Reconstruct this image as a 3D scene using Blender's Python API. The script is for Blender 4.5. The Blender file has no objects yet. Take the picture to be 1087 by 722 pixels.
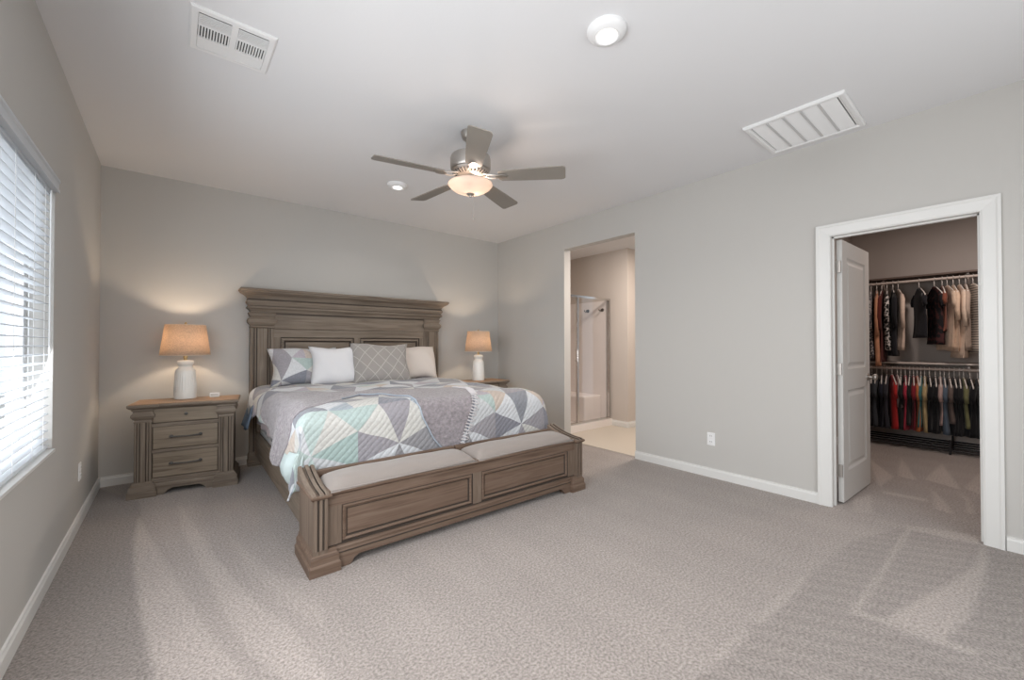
import bpy, bmesh, math, random
from math import sin, cos, pi, radians, hypot, atan2
from mathutils import Vector, Matrix
from mathutils.geometry import intersect_point_tri_2d
random.seed(7)
S = bpy.context.scene
COL = S.collection

# ------------------------------------------------------------------ camera, world, lights, exposure
FPX, YAW, PITCH, ROLL = 434.884, 0.69045, 0.01057, -0.000567
CAM = Vector((0.4848, -4.9108, 1.2100))
W, H = 4.268, 2.74                      # room width and ceiling height
fw = Vector((sin(YAW)*cos(PITCH), cos(YAW)*cos(PITCH), sin(PITCH)))
rt0 = Vector((cos(YAW), -sin(YAW), 0)); up0 = rt0.cross(fw)
rt = cos(ROLL)*rt0 + sin(ROLL)*up0; up = -sin(ROLL)*rt0 + cos(ROLL)*up0
cd = bpy.data.cameras.new('camera'); cam = bpy.data.objects.new('camera', cd); COL.objects.link(cam)
cd.sensor_width = 36; cd.lens = FPX/1087*36; cd.clip_start = .02
M4 = Matrix((rt, up, -fw)).transposed().to_4x4(); M4.translation = CAM
cam.matrix_world = M4
S.camera = cam
S.view_settings.view_transform = 'Standard'; S.view_settings.look = 'None'
S.view_settings.exposure = 0.32; S.view_settings.gamma = 1; S.view_settings.use_curve_mapping = False
S.cycles.use_denoising = True
S.cycles.max_bounces = 10; S.cycles.diffuse_bounces = 6; S.cycles.transparent_max_bounces = 16
S.cycles.caustics_reflective = False; S.cycles.caustics_refractive = False
S.cycles.sample_clamp_indirect = 4

wd = bpy.data.worlds.new('overcast_sky'); S.world = wd; wd.use_nodes = True
bg = wd.node_tree.nodes['Background']; bg.inputs[0].default_value = (.80, .90, 1, 1); bg.inputs[1].default_value = 1.0

def area(name, loc, rot, sx, sy, power, col=(1, 1, 1), shape='RECTANGLE', spread=180):
    l = bpy.data.lights.new(name, 'AREA'); l.shape = shape; l.size = sx
    if shape == 'RECTANGLE': l.size_y = sy
    l.energy = power; l.color = col; l.spread = radians(spread)
    o = bpy.data.objects.new(name, l); COL.objects.link(o); o.location = loc; o.rotation_euler = rot
    return o
def point(name, loc, power, col, r=.03):
    l = bpy.data.lights.new(name, 'POINT'); l.energy = power; l.color = col; l.shadow_soft_size = r
    o = bpy.data.objects.new(name, l); COL.objects.link(o); o.location = loc
    return o
# daylight at the seen left window; the side and front lights are added fill
area('daylight_window', (-.155, -2.2, 1.36), (0, radians(-90), 0), 1.36, .95, 9.5, (.90, .95, 1))
# added unseen light inside the blind, standing in for daylight spread by slats
area('blind_fill', (.045, -2.2, 1.36), (0, radians(-74), 0), 1.30, .92, 12, (.92, .96, 1))
area('side_fill', (-.02, -3.95, 1.36), (0, radians(-80), 0), 1.36, 1.5, 48, (.95, .975, 1))  # added fill light at an unseen second window
area('front_fill', (2.2, -5.88, 1.30), (radians(90), 0, 0), 2.6, 1.9, 20, (1, .985, .96))  # added fill light behind the camera, at an unseen window

# ------------------------------------------------------------------ helpers
def pick(nt, t, **kw):
    n = nt.nodes.new(t)
    for k, v in kw.items(): setattr(n, k, v)
    return n
def mat(name, col=(.5, .5, .5), rough=.6, metal=0, spec=.5, bump=None, var=None, alpha=None, emit=None, estr=0, coat=0, sheen=0, trans=0):
    m = bpy.data.materials.new(name); m.use_nodes = True; nt = m.node_tree
    b = nt.nodes['Principled BSDF']
    b.inputs['Base Color'].default_value = (*col, 1); b.inputs['Roughness'].default_value = rough
    b.inputs['Metallic'].default_value = metal; b.inputs['Specular IOR Level'].default_value = spec
    b.inputs['Coat Weight'].default_value = coat; b.inputs['Sheen Weight'].default_value = sheen
    b.inputs['Transmission Weight'].default_value = trans
    if emit: b.inputs['Emission Color'].default_value = (*emit, 1); b.inputs['Emission Strength'].default_value = estr
    tc = pick(nt, 'ShaderNodeTexCoord')
    if var:      # (scale, amount)
        n = pick(nt, 'ShaderNodeTexNoise'); n.inputs['Scale'].default_value = var[0]; n.inputs['Detail'].default_value = 4
        nt.links.new(tc.outputs['Object'], n.inputs['Vector'])
        mx = pick(nt, 'ShaderNodeMix', data_type='RGBA')
        a = [max(0, c*(1-var[1])) for c in col]; c2 = [min(1, c*(1+var[1])) for c in col]
        mx.inputs[6].default_value = (*a, 1); mx.inputs[7].default_value = (*c2, 1)
        nt.links.new(n.outputs['Fac'], mx.inputs[0]); nt.links.new(mx.outputs[2], b.inputs['Base Color'])
    if bump:     # (scale, strength, distance)
        n = pick(nt, 'ShaderNodeTexNoise'); n.inputs['Scale'].default_value = bump[0]; n.inputs['Detail'].default_value = 3
        nt.links.new(tc.outputs['Object'], n.inputs['Vector'])
        bp = pick(nt, 'ShaderNodeBump'); bp.inputs['Strength'].default_value = bump[1]; bp.inputs['Distance'].default_value = bump[2]
        nt.links.new(n.outputs['Fac'], bp.inputs['Height']); nt.links.new(bp.outputs['Normal'], b.inputs['Normal'])
    return m
def wood(name, c1, c2, c3, axis, rough=.55):
    """open-grain oak: long fibres along the axis, brushed over with a grey wash"""
    m = mat(name, c1, rough, spec=.3); nt = m.node_tree; b = nt.nodes['Principled BSDF']
    tc = pick(nt, 'ShaderNodeTexCoord'); mp = pick(nt, 'ShaderNodeMapping')
    sc = [38, 38, 38]; sc['XYZ'.index(axis)] = 1.8; mp.inputs['Scale'].default_value = sc
    nt.links.new(tc.outputs['Object'], mp.inputs['Vector'])
    n1 = pick(nt, 'ShaderNodeTexNoise'); n1.inputs['Scale'].default_value = 1.0; n1.inputs['Detail'].default_value = 5; n1.inputs['Distortion'].default_value = 1.2
    nt.links.new(mp.outputs[0], n1.inputs['Vector'])
    r = pick(nt, 'ShaderNodeValToRGB'); e = r.color_ramp.elements
    e[0].position = .22; e[0].color = (*c3, 1); e[1].position = .78; e[1].color = (*c2, 1)
    k = e.new(.44); k.color = (*c1, 1)
    nt.links.new(n1.outputs['Fac'], r.inputs[0])
    n2 = pick(nt, 'ShaderNodeTexNoise'); n2.inputs['Scale'].default_value = 3.5; nt.links.new(tc.outputs['Object'], n2.inputs['Vector'])
    mx = pick(nt, 'ShaderNodeMix', data_type='RGBA', blend_type='MULTIPLY'); mx.inputs[0].default_value = .35
    r2 = pick(nt, 'ShaderNodeValToRGB'); r2.color_ramp.elements[0].position = .3; r2.color_ramp.elements[0].color = (.62, .6, .58, 1)
    r2.color_ramp.elements[1].position = .65; r2.color_ramp.elements[1].color = (1.0, 1.0, 1.0, 1)
    nt.links.new(n2.outputs['Fac'], r2.inputs[0]); nt.links.new(r.outputs[0], mx.inputs[6]); nt.links.new(r2.outputs[0], mx.inputs[7])
    nt.links.new(mx.outputs[2], b.inputs['Base Color'])
    bp = pick(nt, 'ShaderNodeBump'); bp.inputs['Strength'].default_value = .25; bp.inputs['Distance'].default_value = .002
    nt.links.new(n1.outputs['Fac'], bp.inputs['Height']); nt.links.new(bp.outputs['Normal'], b.inputs['Normal'])
    return m
def link(name, me, m=None, parent=None, loc=None, rot=None):
    o = bpy.data.objects.new(name, me); COL.objects.link(o)
    for x in (m if isinstance(m, (list, tuple)) else [m] if m else []): me.materials.append(x)
    if parent: o.parent = parent
    if loc: o.location = loc
    if rot: o.rotation_euler = rot
    return o
def obj(name, bm, m=None, parent=None, smooth=False, loc=None, rot=None, bevel=0):
    bmesh.ops.recalc_face_normals(bm, faces=bm.faces)
    me = bpy.data.meshes.new(name); bm.to_mesh(me); bm.free()
    if smooth:
        me.shade_smooth()
    o = link(name, me, m, parent, loc, rot)
    if bevel:
        bv = o.modifiers.new('bevel', 'BEVEL'); bv.width = bevel; bv.segments = 2; bv.limit_method = 'ANGLE'
    if smooth == 'auto':
        me.set_sharp_from_angle(angle=radians(40))
    return o
def B(): return bmesh.new()
def bx(bm, x0, x1, y0, y1, z0, z1, mi=0, rz=0, c=None):
    vs = [Vector((x, y, z)) for z in (z0, z1) for y in (y0, y1) for x in (x0, x1)]
    if rz:
        c = Vector(c) if c else Vector(((x0+x1)/2, (y0+y1)/2, 0)); R = Matrix.Rotation(rz, 3, 'Z'); vs = [R@(v-c)+c for v in vs]
    v = [bm.verts.new(p) for p in vs]
    for f in ((0, 2, 3, 1), (4, 5, 7, 6), (0, 1, 5, 4), (2, 6, 7, 3), (0, 4, 6, 2), (1, 3, 7, 5)):
        bm.faces.new([v[i] for i in f]).material_index = mi
    return bm
def lathe(bm, prof, n=32, c=(0, 0, 0), cap0=False, cap1=False, mi=0, fl=None):
    rings = []
    for r, z in prof:
        if r < 1e-6: rings.append([bm.verts.new((c[0], c[1], c[2]+z))])
        else:
            ring = []
            for k in range(n):
                a = 2*pi*k/n; rr = r*(1+(fl(k, z) if fl else 0))
                ring.append(bm.verts.new((c[0]+rr*cos(a), c[1]+rr*sin(a), c[2]+z)))
            rings.append(ring)
    for a, b in zip(rings, rings[1:]):
        for k in range(n):
            k2 = (k+1) % n
            if len(a) == 1 and len(b) > 1: f = bm.faces.new((a[0], b[k2], b[k]))
            elif len(b) == 1 and len(a) > 1: f = bm.faces.new((a[k], a[k2], b[0]))
            elif len(a) > 1: f = bm.faces.new((a[k], a[k2], b[k2], b[k]))
            else: continue
            f.material_index = mi
    if cap0 and len(rings[0]) > 1: bm.faces.new(rings[0][::-1]).material_index = mi
    if cap1 and len(rings[-1]) > 1: bm.faces.new(rings[-1]).material_index = mi
    return bm
def tube(bm, pts, r, n=8, closed=False, mi=0):
    pts = [Vector(p) for p in pts]; rings = []; m = len(pts); prev = None
    for i, p in enumerate(pts):
        a = pts[(i-1) % m] if (closed or i) else p; b = pts[(i+1) % m] if (closed or i < m-1) else p
        t = (b-a).normalized()
        u = prev - t*prev.dot(t) if prev else t.cross(Vector((0, 0, 1)) if abs(t.z) < .9 else Vector((1, 0, 0)))
        u.normalize(); prev = u; w = t.cross(u); rr = r[i] if isinstance(r, (list, tuple)) else r
        rings.append([bm.verts.new(p+rr*(cos(2*pi*k/n)*u+sin(2*pi*k/n)*w)) for k in range(n)])
    for i in range(m if closed else m-1):
        a, b = rings[i], rings[(i+1) % m]
        for k in range(n): bm.faces.new((a[k], a[(k+1) % n], b[(k+1) % n], b[k])).material_index = mi
    if not closed: bm.faces.new(rings[0][::-1]).material_index = mi; bm.faces.new(rings[-1]).material_index = mi
    return bm
def mould(bm, x0, x1, yf, yb, prof, mi=0):
    """stack of rectangles: each (d, z) grows the footprint by d at left, right and front; back stays at yb"""
    loops = [[bm.verts.new(p) for p in ((x0-d, yb, z), (x0-d, yf-d, z), (x1+d, yf-d, z), (x1+d, yb, z))] for d, z in prof]
    for a, b in zip(loops, loops[1:]):
        for k in range(4): bm.faces.new((a[k], a[(k+1) % 4], b[(k+1) % 4], b[k])).material_index = mi
    bm.faces.new(loops[0][::-1]).material_index = mi; bm.faces.new(loops[-1]).material_index = mi
    return bm
def nest(bm, x0, x1, z0, z1, y, rings, mi=0, back=None):
    """raised / sunk panel facing -Y: rings of (inset, y offset, material)"""
    loops = []
    for ins, dy, m_ in [(0, 0, mi)]+list(rings):
        loops.append(([bm.verts.new(p) for p in ((x0+ins, y+dy, z0+ins), (x1-ins, y+dy, z0+ins), (x1-ins, y+dy, z1-ins), (x0+ins, y+dy, z1-ins))], m_))
    for (a, _), (b, m_) in zip(loops, loops[1:]):
        for k in range(4): bm.faces.new((a[k], a[(k+1) % 4], b[(k+1) % 4], b[k])).material_index = m_
    bm.faces.new(loops[-1][0]).material_index = mi
    if back is not None:
        bk = [bm.verts.new((v.co.x, back, v.co.z)) for v in loops[0][0]]
        for k in range(4): bm.faces.new((loops[0][0][k], bk[k], bk[(k+1) % 4], loops[0][0][(k+1) % 4])).material_index = mi
        bm.faces.new(bk).material_index = mi
    return bm
def tag(o, label=None, cat=None, group=None, kind=None):
    if label: o['label'] = label
    if cat: o['category'] = cat
    if group: o['group'] = group
    if kind: o['kind'] = kind
    return o
def thing(name, label, cat, loc=(0, 0, 0), rz=0, group=None):
    o = bpy.data.objects.new(name, None); COL.objects.link(o); o.empty_display_size = .05
    o.location = loc; o.rotation_euler = (0, 0, rz)
    return tag(o, label, cat, group)
def struct(name, bm, m): return tag(obj(name, bm, m), kind='structure')
def copy_tree(o, parent=None):
    c = o.copy(); COL.objects.link(c); c.parent = parent
    for ch in [k for k in bpy.data.objects if k.parent == o]: copy_tree(ch, c)
    return c
def floor_at(u, v):
    d = fw + rt*((u-543.5)/FPX) - up*((v-361)/FPX); t = -CAM.z/d.z
    return (CAM+d*t).xy

# ------------------------------------------------------------------ materials
M = {}
M['wall'] = mat('wall_paint', (.535, .520, .495), .85, spec=.2, bump=(90, .12, .002))
M['ceiling'] = mat('ceiling_paint', (.755, .755, .765), .9, spec=.15, bump=(70, .15, .002))
M['trim'] = mat('white_trim', (.72, .715, .695), .4, spec=.4)
M['door'] = mat('door_paint', (.60, .59, .57), .42, spec=.4)
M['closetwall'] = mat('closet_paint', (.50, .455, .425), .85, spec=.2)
M['bathwall'] = mat('bathroom_paint', (.60, .54, .49), .85, spec=.2)
M['surround'] = mat('shower_surround', (.80, .75, .72), .45, spec=.5)
M['tile'] = mat('bath_tile', (.60, .54, .46), .45)
M['whiteplastic'] = mat('white_plastic', (.82, .82, .82), .4)
M['dark'] = mat('dark_hole', (.02, .02, .02), .9)
M['slot'] = mat('duct_shade', (.10, .10, .10), .8)
M['nickel'] = mat('brushed_nickel', (.50, .47, .44), .42, 1, bump=(200, .05, .001))
M['chrome'] = mat('chrome', (.62, .60, .58), .2, 1)
M['bronze'] = mat('dark_bronze', (.045, .035, .03), .4, .8)
M['blade'] = mat('fan_blade', (.27, .245, .215), .5, .1, var=(3, .12))
M['wh'] = wood('grey_oak_across', (.200, .160, .124), (.285, .235, .188), (.11, .083, .064), 'X')
M['wv'] = wood('grey_oak_upright', (.200, .160, .124), (.285, .235, .188), (.11, .083, .064), 'Z')
M['wy'] = wood('grey_oak_lengthwise', (.200, .160, .124), (.285, .235, .188), (.11, .083, .064), 'Y')
M['bh'] = wood('bench_oak_across', (.150, .098, .070), (.205, .148, .112), (.08, .050, .035), 'X')
M['bv'] = wood('bench_oak_upright', (.165, .120, .090), (.23, .178, .14), (.095, .066, .048), 'Z')
M['by'] = wood('bench_oak_lengthwise', (.185, .140, .108), (.25, .20, .16), (.11, .078, .057), 'Y')
M['glaze_shade'] = mat('dark_glaze_shade', (.045, .032, .024), .7)  # antique wash lines; also painted shade in drawer gaps and crown grooves
M['nst'] = wood('nightstand_top_oak', (.34, .20, .11), (.42, .27, .16), (.20, .11, .06), 'X', .4)
M['nsf'] = wood('drawer_oak', (.25, .20, .15), (.33, .275, .21), (.14, .105, .075), 'X')
M['cushion'] = mat('taupe_linen', (.285, .250, .228), .85, spec=.2, bump=(420, .35, .001), var=(260, .10), sheen=.2)
M['pullmetal'] = mat('pewter', (.10, .095, .09), .4, .9)
M['ceramic'] = mat('white_ceramic', (.78, .78, .75), .3, spec=.5, coat=.2)
M['brass'] = mat('aged_brass', (.55, .40, .20), .35, 1)
M['slat'] = mat('blind_slat', (.64, .66, .68), .45, spec=.4)
M['cord'] = mat('blind_cord', (.85, .86, .86), .8)
M['vinyl'] = mat('window_vinyl', (.75, .76, .77), .4)
M['lav'] = mat('lavender_sheet', (.42, .36, .39), .9, spec=.15, bump=(20, .3, .01), sheen=.2)
M['slateblue'] = mat('slate_blue_cotton', (.17, .22, .29), .9, spec=.15, bump=(20, .3, .01))
M['white_cotton'] = mat('white_cotton', (.68, .68, .70), .9, spec=.15, bump=(9, .35, .02), sheen=.15)
M['cream_cotton'] = mat('cream_cotton', (.66, .60, .555), .9, spec=.15, bump=(9, .35, .02), sheen=.15)
M['mattress'] = mat('mattress_ticking', (.7, .7, .7), .9)

def glass_mat():
    m = bpy.data.materials.new('clear_glass'); m.use_nodes = True; nt = m.node_tree
    for n in list(nt.nodes): nt.nodes.remove(n)
    o = pick(nt, 'ShaderNodeOutputMaterial'); t = pick(nt, 'ShaderNodeBsdfTransparent'); g = pick(nt, 'ShaderNodeBsdfGlossy')
    t.inputs[0].default_value = (.985, .98, .98, 1); g.inputs['Roughness'].default_value = .02
    mx = pick(nt, 'ShaderNodeMixShader'); mx.inputs[0].default_value = .05
    nt.links.new(t.outputs[0], mx.inputs[1]); nt.links.new(g.outputs[0], mx.inputs[2]); nt.links.new(mx.outputs[0], o.inputs[0])
    return m
M['glass'] = glass_mat()
def translucent(name, col, tcol, fac, rough=.8, weave=0, bumpd=0, emit=0):
    m = bpy.data.materials.new(name); m.use_nodes = True; nt = m.node_tree
    for n in list(nt.nodes): nt.nodes.remove(n)
    o = pick(nt, 'ShaderNodeOutputMaterial'); d = pick(nt, 'ShaderNodeBsdfDiffuse'); t = pick(nt, 'ShaderNodeBsdfTranslucent')
    d.inputs[0].default_value = (*col, 1); t.inputs[0].default_value = (*tcol, 1)
    mx = pick(nt, 'ShaderNodeMixShader'); mx.inputs[0].default_value = fac
    nt.links.new(d.outputs[0], mx.inputs[1]); nt.links.new(t.outputs[0], mx.inputs[2]); nt.links.new(mx.outputs[0], o.inputs[0])
    if weave:
        tc = pick(nt, 'ShaderNodeTexCoord'); n = pick(nt, 'ShaderNodeTexNoise'); n.inputs['Scale'].default_value = weave; n.inputs['Detail'].default_value = 3
        nt.links.new(tc.outputs['Object'], n.inputs['Vector'])
        r = pick(nt, 'ShaderNodeValToRGB'); r.color_ramp.elements[0].position = .3; r.color_ramp.elements[1].position = .7
        r.color_ramp.elements[0].color = (*[c*.6 for c in tcol], 1); r.color_ramp.elements[1].color = (*[min(1, c*1.15) for c in tcol], 1)
        nt.links.new(n.outputs['Fac'], r.inputs[0]); nt.links.new(r.outputs[0], t.inputs[0])
    if emit:
        e = pick(nt, 'ShaderNodeEmission'); e.inputs[0].default_value = (*tcol, 1); e.inputs[1].default_value = emit
        a = pick(nt, 'ShaderNodeAddShader'); nt.links.new(mx.outputs[0], a.inputs[0]); nt.links.new(e.outputs[0], a.inputs[1]); nt.links.new(a.outputs[0], o.inputs[0])
    return m
M['slat'] = translucent('blind_slat', (.74, .76, .78), (.80, .82, .84), .30)
M['shade'] = translucent('linen_shade', (.60, .50, .41), (.74, .60, .47), .5, weave=110)
M['bowl'] = translucent('frosted_glass', (.78, .72, .67), (.85, .76, .68), .6, emit=.05)
M['lens'] = mat('lit_lens', (.9, .9, .9), .5, emit=(1, .98, .95), estr=3.0)
M['lensrim'] = mat('lens_rim', (.85, .84, .83), .5, emit=(1, .96, .93), estr=.35)

def carpet_mat():
    m = mat('carpet', (.38, .33, .31), 1, spec=.05, sheen=.25); nt = m.node_tree; b = nt.nodes['Principled BSDF']
    tc = pick(nt, 'ShaderNodeTexCoord')
    n = pick(nt, 'ShaderNodeTexNoise'); n.inputs['Scale'].default_value = 88; n.inputs['Detail'].default_value = 5; n.inputs['Roughness'].default_value = .7
    nt.links.new(tc.outputs['Object'], n.inputs['Vector'])
    n2 = pick(nt, 'ShaderNodeTexNoise'); n2.inputs['Scale'].default_value = 1.6; n2.inputs['Detail'].default_value = 3
    nt.links.new(tc.outputs['Object'], n2.inputs['Vector'])
    at = pick(nt, 'ShaderNodeAttribute'); at.attribute_name = 'nap'
    r = pick(nt, 'ShaderNodeValToRGB'); r.color_ramp.elements[0].position = .37; r.color_ramp.elements[1].position = .63
    r.color_ramp.elements[0].color = (.205, .178, .160, 1); r.color_ramp.elements[1].color = (.46, .40, .37, 1)
    nt.links.new(n.outputs['Fac'], r.inputs[0])
    ma = pick(nt, 'ShaderNodeMath', operation='MULTIPLY_ADD'); ma.inputs[1].default_value = .25; ma.inputs[2].default_value = .875
    nt.links.new(n2.outputs['Fac'], ma.inputs[0])
    mu = pick(nt, 'ShaderNodeMath', operation='MULTIPLY'); nt.links.new(at.outputs['Fac'], mu.inputs[0]); nt.links.new(ma.outputs[0], mu.inputs[1])
    vm = pick(nt, 'ShaderNodeVectorMath', operation='SCALE'); nt.links.new(r.outputs[0], vm.inputs[0]); nt.links.new(mu.outputs[0], vm.inputs['Scale'])
    nt.links.new(vm.outputs[0], b.inputs['Base Color'])
    bp = pick(nt, 'ShaderNodeBump'); bp.inputs['Strength'].default_value = .6; bp.inputs['Distance'].default_value = .012
    nt.links.new(n.outputs['Fac'], bp.inputs['Height']); nt.links.new(bp.outputs['Normal'], b.inputs['Normal'])
    return m
M['carpet'] = carpet_mat()

def quilt_mat(name, size, off, mint=(None,), seed=0.0, quilted=True):
    """kaleidoscope patchwork: eight wedges in each block with contrasting corner triangles"""
    m = mat(name, (.6, .6, .6), .9, spec=.15, sheen=.2); nt = m.node_tree; b = nt.nodes['Principled BSDF']
    L = nt.links.new
    uv = pick(nt, 'ShaderNodeUVMap')
    mp = pick(nt, 'ShaderNodeMapping'); mp.inputs['Scale'].default_value = (1/size,)*3; mp.inputs['Location'].default_value = (off[0], off[1], 0)
    L(uv.outputs[0], mp.inputs[0])
    fl = pick(nt, 'ShaderNodeVectorMath', operation='FLOOR'); L(mp.outputs[0], fl.inputs[0])
    fr = pick(nt, 'ShaderNodeVectorMath', operation='SUBTRACT'); L(mp.outputs[0], fr.inputs[0]); L(fl.outputs[0], fr.inputs[1])
    ce = pick(nt, 'ShaderNodeVectorMath', operation='SUBTRACT'); L(fr.outputs[0], ce.inputs[0]); ce.inputs[1].default_value = (.5, .5, 0)
    sp = pick(nt, 'ShaderNodeSeparateXYZ'); L(ce.outputs[0], sp.inputs[0])
    def math_(op, a, b_=None, c=None):
        n = pick(nt, 'ShaderNodeMath', operation=op)
        for i, x in enumerate((a, b_, c)):
            if x is None: continue
            if isinstance(x, (int, float)): n.inputs[i].default_value = x
            else: L(x, n.inputs[i])
        return n.outputs[0]
    ax, ay = math_('ABSOLUTE', sp.outputs[0]), math_('ABSOLUTE', sp.outputs[1])
    corner = math_('GREATER_THAN', math_('ADD', ax, ay), .7071)
    an = math_('ARCTAN2', sp.outputs[1], sp.outputs[0])
    sec = math_('FLOOR', math_('ADD', math_('MULTIPLY', an, 8/(2*pi)), 8.5))
    sec8 = math_('MODULO', sec, 8)
    odd = math_('MODULO', sec8, 2)
    def noise(w, sx):
        c = pick(nt, 'ShaderNodeCombineXYZ'); s2 = pick(nt, 'ShaderNodeSeparateXYZ'); L(fl.outputs[0], s2.inputs[0])
        L(s2.outputs[0], c.inputs[0]); L(s2.outputs[1], c.inputs[1]); L(math_('MULTIPLY_ADD', w, 1.37, sx), c.inputs[2])
        wn = pick(nt, 'ShaderNodeTexWhiteNoise'); wn.noise_dimensions = '3D'; L(c.outputs[0], wn.inputs[0]); return wn.outputs['Value']
    def ramp(v, cols):
        r = pick(nt, 'ShaderNodeValToRGB'); r.color_ramp.interpolation = 'CONSTANT'; e = r.color_ramp.elements
        e[0].position = 0; e[0].color = (*cols[0], 1); e[1].position = 1/len(cols); e[1].color = (*cols[1], 1)
        for i in range(2, len(cols)): q = e.new(i/len(cols)); q.color = (*cols[i], 1)
        L(v, r.inputs[0]); return r.outputs[0]
    WH, CR, GR, LV, SL, MI, PK, BL = (.64, .655, .68), (.60, .59, .56), (.42, .41, .42), (.46, .42, .47), (.22, .23, .29), (.44, .53, .51), (.56, .48, .42), (.38, .43, .48)
    light = ramp(noise(sec8, 3.1+seed), [WH, CR, WH, (.57, .585, .60)])
    dark = ramp(noise(sec8, 9.7+seed), [(.31, .305, .32), (.24, .25, .29), (.34, .325, .35), (.25, .25, .285), (.27, .28, .31), (.33, .315, .34)])
    cor = ramp(noise(math_('SIGN', math_('MULTIPLY', sp.outputs[0], sp.outputs[1])), 5.3+seed), [MI, PK, LV, BL, CR])
    def mix(f, a, b_):
        n = pick(nt, 'ShaderNodeMix', data_type='RGBA'); L(f, n.inputs[0]); L(a, n.inputs[6]); L(b_, n.inputs[7]); return n.outputs[2]
    if mint[0] is not None:
        s2 = pick(nt, 'ShaderNodeSeparateXYZ'); L(fl.outputs[0], s2.inputs[0])
        c1 = math_('COMPARE', s2.outputs[0], mint[0], .2); c2 = math_('COMPARE', s2.outputs[1], mint[1], .2)
        mi = ramp(noise(sec8, 1.1), [MI, (.38, .48, .46), (.50, .59, .57)])
        dark = mix(math_('MULTIPLY', c1, c2), dark, mi)
    col = mix(corner, mix(odd, dark, light), cor)
    # fine mottling of the printed cotton
    tn = pick(nt, 'ShaderNodeTexNoise'); tn.inputs['Scale'].default_value = 60; L(uv.outputs[0], tn.inputs['Vector'])
    mm = pick(nt, 'ShaderNodeMix', data_type='RGBA', blend_type='MULTIPLY'); mm.inputs[0].default_value = .35
    L(col, mm.inputs[6]); L(tn.outputs['Color'], mm.inputs[7])
    rr = pick(nt, 'ShaderNodeValToRGB'); rr.color_ramp.elements[0].color = (.55, .55, .55, 1); rr.color_ramp.elements[0].position = .3; rr.color_ramp.elements[1].position = .7
    L(tn.outputs['Fac'], rr.inputs[0]); L(rr.outputs[0], mm.inputs[7])
    L(mm.outputs[2], b.inputs['Base Color'])
    if quilted:
        wv = pick(nt, 'ShaderNodeTexWave'); wv.wave_type = 'BANDS'; wv.bands_direction = 'DIAGONAL'; wv.wave_profile = 'SIN'
        wv.inputs['Scale'].default_value = 13; wv.inputs['Distortion'].default_value = .9; wv.inputs['Detail'].default_value = 1
        L(uv.outputs[0], wv.inputs['Vector'])
        pw = math_('POWER', wv.outputs['Fac'], .35)
        pn = pick(nt, 'ShaderNodeTexNoise'); pn.inputs['Scale'].default_value = 38; L(uv.outputs[0], pn.inputs['Vector'])
        hh = math_('MULTIPLY_ADD', pn.outputs['Fac'], 1.1, pw)
        bp = pick(nt, 'ShaderNodeBump'); bp.inputs['Strength'].default_value = .55; bp.inputs['Distance'].default_value = .006
        L(hh, bp.inputs['Height']); L(bp.outputs['Normal'], b.inputs['Normal'])
    return m
# star centres stand at x = 1.13 + .56 k; the lowest row 0.25 m below the foot edge
M['quilt'] = quilt_mat('patchwork_quilt', .56, (-(1.13-.28)/.56, -(2.42-.28)/.56), mint=(0, 0), seed=2.0)
M['sham'] = quilt_mat('patchwork_sham', .44, (.30, .40), seed=11.0, quilted=False)

def throw_mat():
    m = mat('chenille_throw', (.30, .27, .285), 1, spec=.05, sheen=.4, bump=(75, 1.0, .012), var=(42, .62)); return m
M['throw'] = throw_mat()
M['binding'] = mat('quilt_binding', (.36, .40, .46), .9)
def diamond_mat():
    m = mat('grey_diamond', (.32, .30, .285), .95, spec=.1, sheen=.3); nt = m.node_tree; b = nt.nodes['Principled BSDF']; L = nt.links.new
    uv = pick(nt, 'ShaderNodeUVMap'); sp = pick(nt, 'ShaderNodeSeparateXYZ'); L(uv.outputs[0], sp.inputs[0])
    outs = []
    for sgn in (1, -1):
        a = pick(nt, 'ShaderNodeMath', operation='MULTIPLY_ADD'); L(sp.outputs[1], a.inputs[0]); a.inputs[1].default_value = sgn*.85; L(sp.outputs[0], a.inputs[2])
        s = pick(nt, 'ShaderNodeMath', operation='MULTIPLY'); L(a.outputs[0], s.inputs[0]); s.inputs[1].default_value = 7.2
        f = pick(nt, 'ShaderNodeMath', operation='PINGPONG'); L(s.outputs[0], f.inputs[0]); f.inputs[1].default_value = .5
        g = pick(nt, 'ShaderNodeMath', operation='LESS_THAN'); L(f.outputs[0], g.inputs[0]); g.inputs[1].default_value = .035; outs.append(g.outputs[0])
    mx = pick(nt, 'ShaderNodeMath', operation='MAXIMUM'); L(outs[0], mx.inputs[0]); L(outs[1], mx.inputs[1])
    c = pick(nt, 'ShaderNodeMix', data_type='RGBA'); L(mx.outputs[0], c.inputs[0]); c.inputs[6].default_value = (.31, .29, .275, 1); c.inputs[7].default_value = (.44, .42, .39, 1)
    L(c.outputs[2], b.inputs['Base Color'])
    tc = pick(nt, 'ShaderNodeTexCoord'); n = pick(nt, 'ShaderNodeTexNoise'); n.inputs['Scale'].default_value = 10; L(tc.outputs['Object'], n.inputs['Vector'])
    bp = pick(nt, 'ShaderNodeBump'); bp.inputs['Strength'].default_value = .4; bp.inputs['Distance'].default_value = .02; L(n.outputs['Fac'], bp.inputs['Height']); L(bp.outputs['Normal'], b.inputs['Normal'])
    return m
M['diamond'] = diamond_mat()

# ------------------------------------------------------------------ the room shell
T = .115
YF = -5.9                                   # front wall (behind the camera)
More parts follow.
